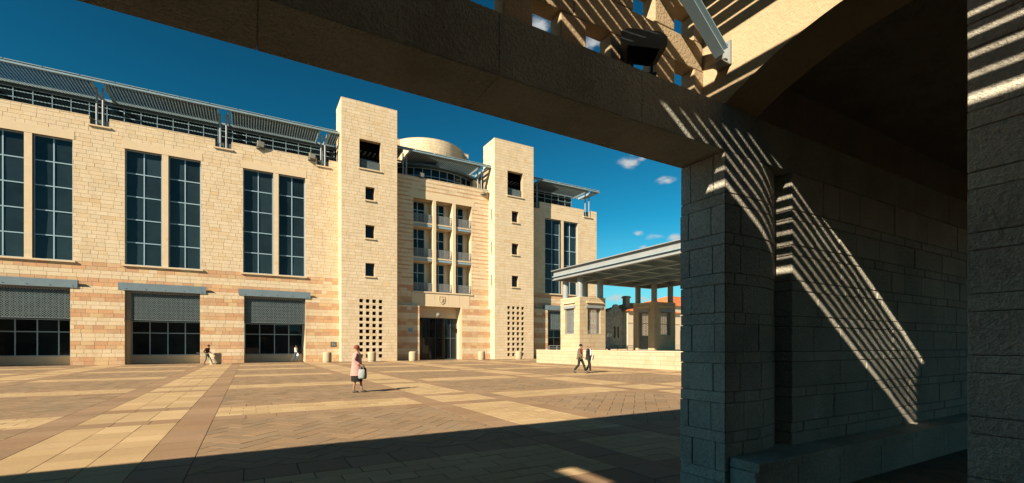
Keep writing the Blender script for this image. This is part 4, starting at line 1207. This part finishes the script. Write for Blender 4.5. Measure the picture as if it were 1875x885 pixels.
    for sgn in (-1, 1):
        e = MB(); e.lathe((hed[0]+.076, sgn*.03, hed[2]+.022), [(.003,-.009),(.010,0),(.003,.009)], 8); e.build('eye', M['black'], o, smooth=True)
        e = MB(); e.lathe((hed[0]-.01, sgn*.082, hed[2]-.01), [(.006,-.03),(.014,0),(.006,.03)], 8); e.build('ear', SKIN_T, o, smooth=True)
    k = h/1.76; o.scale = (k, k, k); o.location = loc; o.rotation_euler = (0,0,rz)
    return o

WALK = -YAW      # heading to the right of the view
stride = dict(elL=(-.10,.22,1.16), wrL=(-.02,.22,.93), elR=(.10,-.22,1.15), wrR=(.26,-.21,1.0),
              knL=(.20,.09,.50), anL=(.33,.09,.09), knR=(-.05,-.09,.49), anR=(-.36,-.09,.16), toR=(-.24,-.10,.04))
# woman in a pink coat with a carrier bag
wp = dict(elL=(-.06,.24,1.16), wrL=(.10,.23,.98), elR=(-.02,-.24,1.16), wrR=(.20,-.22,1.02),
          knL=(.10,.08,.50), anL=(.16,.08,.09), knR=(-.02,-.08,.49), anR=(-.10,-.08,.09))
pinkc = cloth('pink_coat', (.40,.215,.19)); blackc = cloth('black_cloth', (.014,.013,.014))
person('woman in pink coat and black skirt, red-brown hair, walking with pale bags', (3.28, 16.66, 0), WALK, 1.66, wp, pinkc, None, (.16,.035,.02),
       coat=[(.0,0,.62,.235,.20),(.0,0,.80,.215,.19),(0,0,1.0,.185,.165),(0,0,1.2,.175,.165),(0,0,1.36,.16,.175),(0,0,1.44,.12,.14),(.01,0,1.50,.065,.075)],
       skirt=(blackc, [(.0,0,.40,.20,.18),(0,0,.55,.205,.185),(0,0,.70,.19,.17)]))
def bag(loc, rz, label, mat, w, h):
    o = root('carrier_bag', (0,0,0), label, 'bag')
    c = MB(); c.loft([(0,0,0,w*.42,.05),(0,0,.04,w*.5,.085),(0,0,h*.5,w*.52,.08),(0,0,h*.85,w*.45,.05),(0,0,h,w*.40,.02)], 14); b = c.build('bag_body', mat, o, smooth=True)
    k = MB(); n = 8
    pts = [(w*.22*math.cos(math.pi*i/n), 0, h+.12*math.sin(math.pi*i/n)) for i in range(n+1)]
    for p, q in zip(pts, pts[1:]): k.tube(p, q, .008, 6)
    k.build('handle', mat, o); o.location = loc; o.rotation_euler = (0,0,rz)
wv = Vector((math.cos(WALK), math.sin(WALK), 0)); wn = Vector((-wv.y, wv.x, 0))
base = Vector((3.28, 16.66, 0))
bag(tuple(base + wv*.24 - wn*.21 + Vector((0,0,.49))), WALK, 'pale grey carrier bag hanging from the hand of the woman in pink', cloth('bag_grey', (.22,.245,.24)), .25, .32)
bag(tuple(base + wv*.13 + wn*.23 + Vector((0,0,.45))), WALK, 'black shopping bag on the far side of the woman in pink', blackc, .28, .40)
# two men in conversation
jk = dict(stride)
person('man in olive-grey jacket over red jumper and dark trousers, walking beside bald man', (17.2, 21.95, 0), WALK-.55, 1.76, jk, cloth('olive_jacket', (.105,.085,.055)), cloth('dark_trousers', (.016,.017,.02)),
       (.012,.010,.009), coat=[(-.05,0,.82,.19,.17),(-.02,0,.98,.175,.165),(-.02,0,1.15,.15,.165),(-.01,0,1.35,.145,.175),(.01,0,1.44,.11,.14),(.02,0,1.49,.065,.075)], inner=cloth('red_jumper', (.42,.015,.03)), lean=.06)
m2 = dict(elL=(-.04,.24,1.16), wrL=(.18,.12,1.02), elR=(.0,-.24,1.15), wrR=(.22,-.10,1.0), knL=(-.02,.09,.50), anL=(-.22,.09,.12), toL=(-.09,.10,.04), knR=(.12,-.09,.50), anR=(.14,-.09,.09))
person('bald man in black suit and white shirt holding white papers', (17.78, 21.85, 0), WALK-.6, 1.74, m2, cloth('black_suit', (.02,.022,.024)), cloth('black_trousers', (.016,.017,.018)),
       (.05,.03,.02), coat=[(-.04,0,.80,.18,.18),(-.02,0,.98,.17,.17),(-.02,0,1.15,.15,.165),(-.02,0,1.35,.145,.175),(-.01,0,1.44,.11,.14),(0,0,1.49,.065,.075)], inner=cloth('white_shirt', (.72,.70,.66)), bald=True)
pp = MB(); pp.box(-.11, .11, -.012, .012, -.15, .15); po = pp.build('papers', cloth('paper', (.78,.76,.7)), None, bevel=.004)
mv = Vector((math.cos(WALK-.6), math.sin(WALK-.6), 0)); po.location = Vector((17.78, 21.85, .93)) + mv*.27; po.rotation_euler = (.25, 0, WALK-.6+math.pi/2)
tag(po, 'white sheaf of papers held in front by the bald man in black suit', 'papers')
# man with a stick by the left bollard
sp = dict(elL=(-.02,.24,1.18), wrL=(.20,.22,1.05), elR=(-.12,-.24,1.15), wrR=(.10,-.24,1.0), knL=(.24,.09,.52), anL=(.42,.09,.13), knR=(-.02,-.09,.48), anR=(-.22,-.09,.09))
person('man in dark maroon top and grey-green trousers carrying a stick beside bollard', (-3.15, 48.1, 0), WALK, 1.76, sp, cloth('maroon_top', (.045,.016,.014)), cloth('green_trousers', (.12,.16,.14)), (.012,.01,.01), lean=.22)
sv = Vector((math.cos(WALK), math.sin(WALK), 0)); sn = Vector((-sv.y, sv.x, 0)); sc0 = Vector((-3.15, 48.1, 1.02)) - sn*.25
stk = MB(); stk.tube(tuple(-sv*.85), tuple(sv*.75 - Vector((0,0,.05))), .018, 8); so = stk.build('walking_stick', plain_mat('dark_wood', (.05,.03,.02), .5), None, smooth=True); so.location = sc0 + sv*.12
tag(so, 'long dark stick carried level by the man in maroon top', 'stick')
# man passing the glazed opening
person('man in white shirt and blue jeans walking past the glazed ground-floor opening', (4.28, 53.1, 0), WALK, 1.74, stride, cloth('pale_shirt', (.62,.64,.66)), cloth('jeans', (.04,.09,.17)), (.02,.014,.01), lean=.05)
bag((4.46, 52.86, .58), WALK, 'small white bag held by the man in white shirt', cloth('bag_white', (.8,.78,.74)), .2, .26)
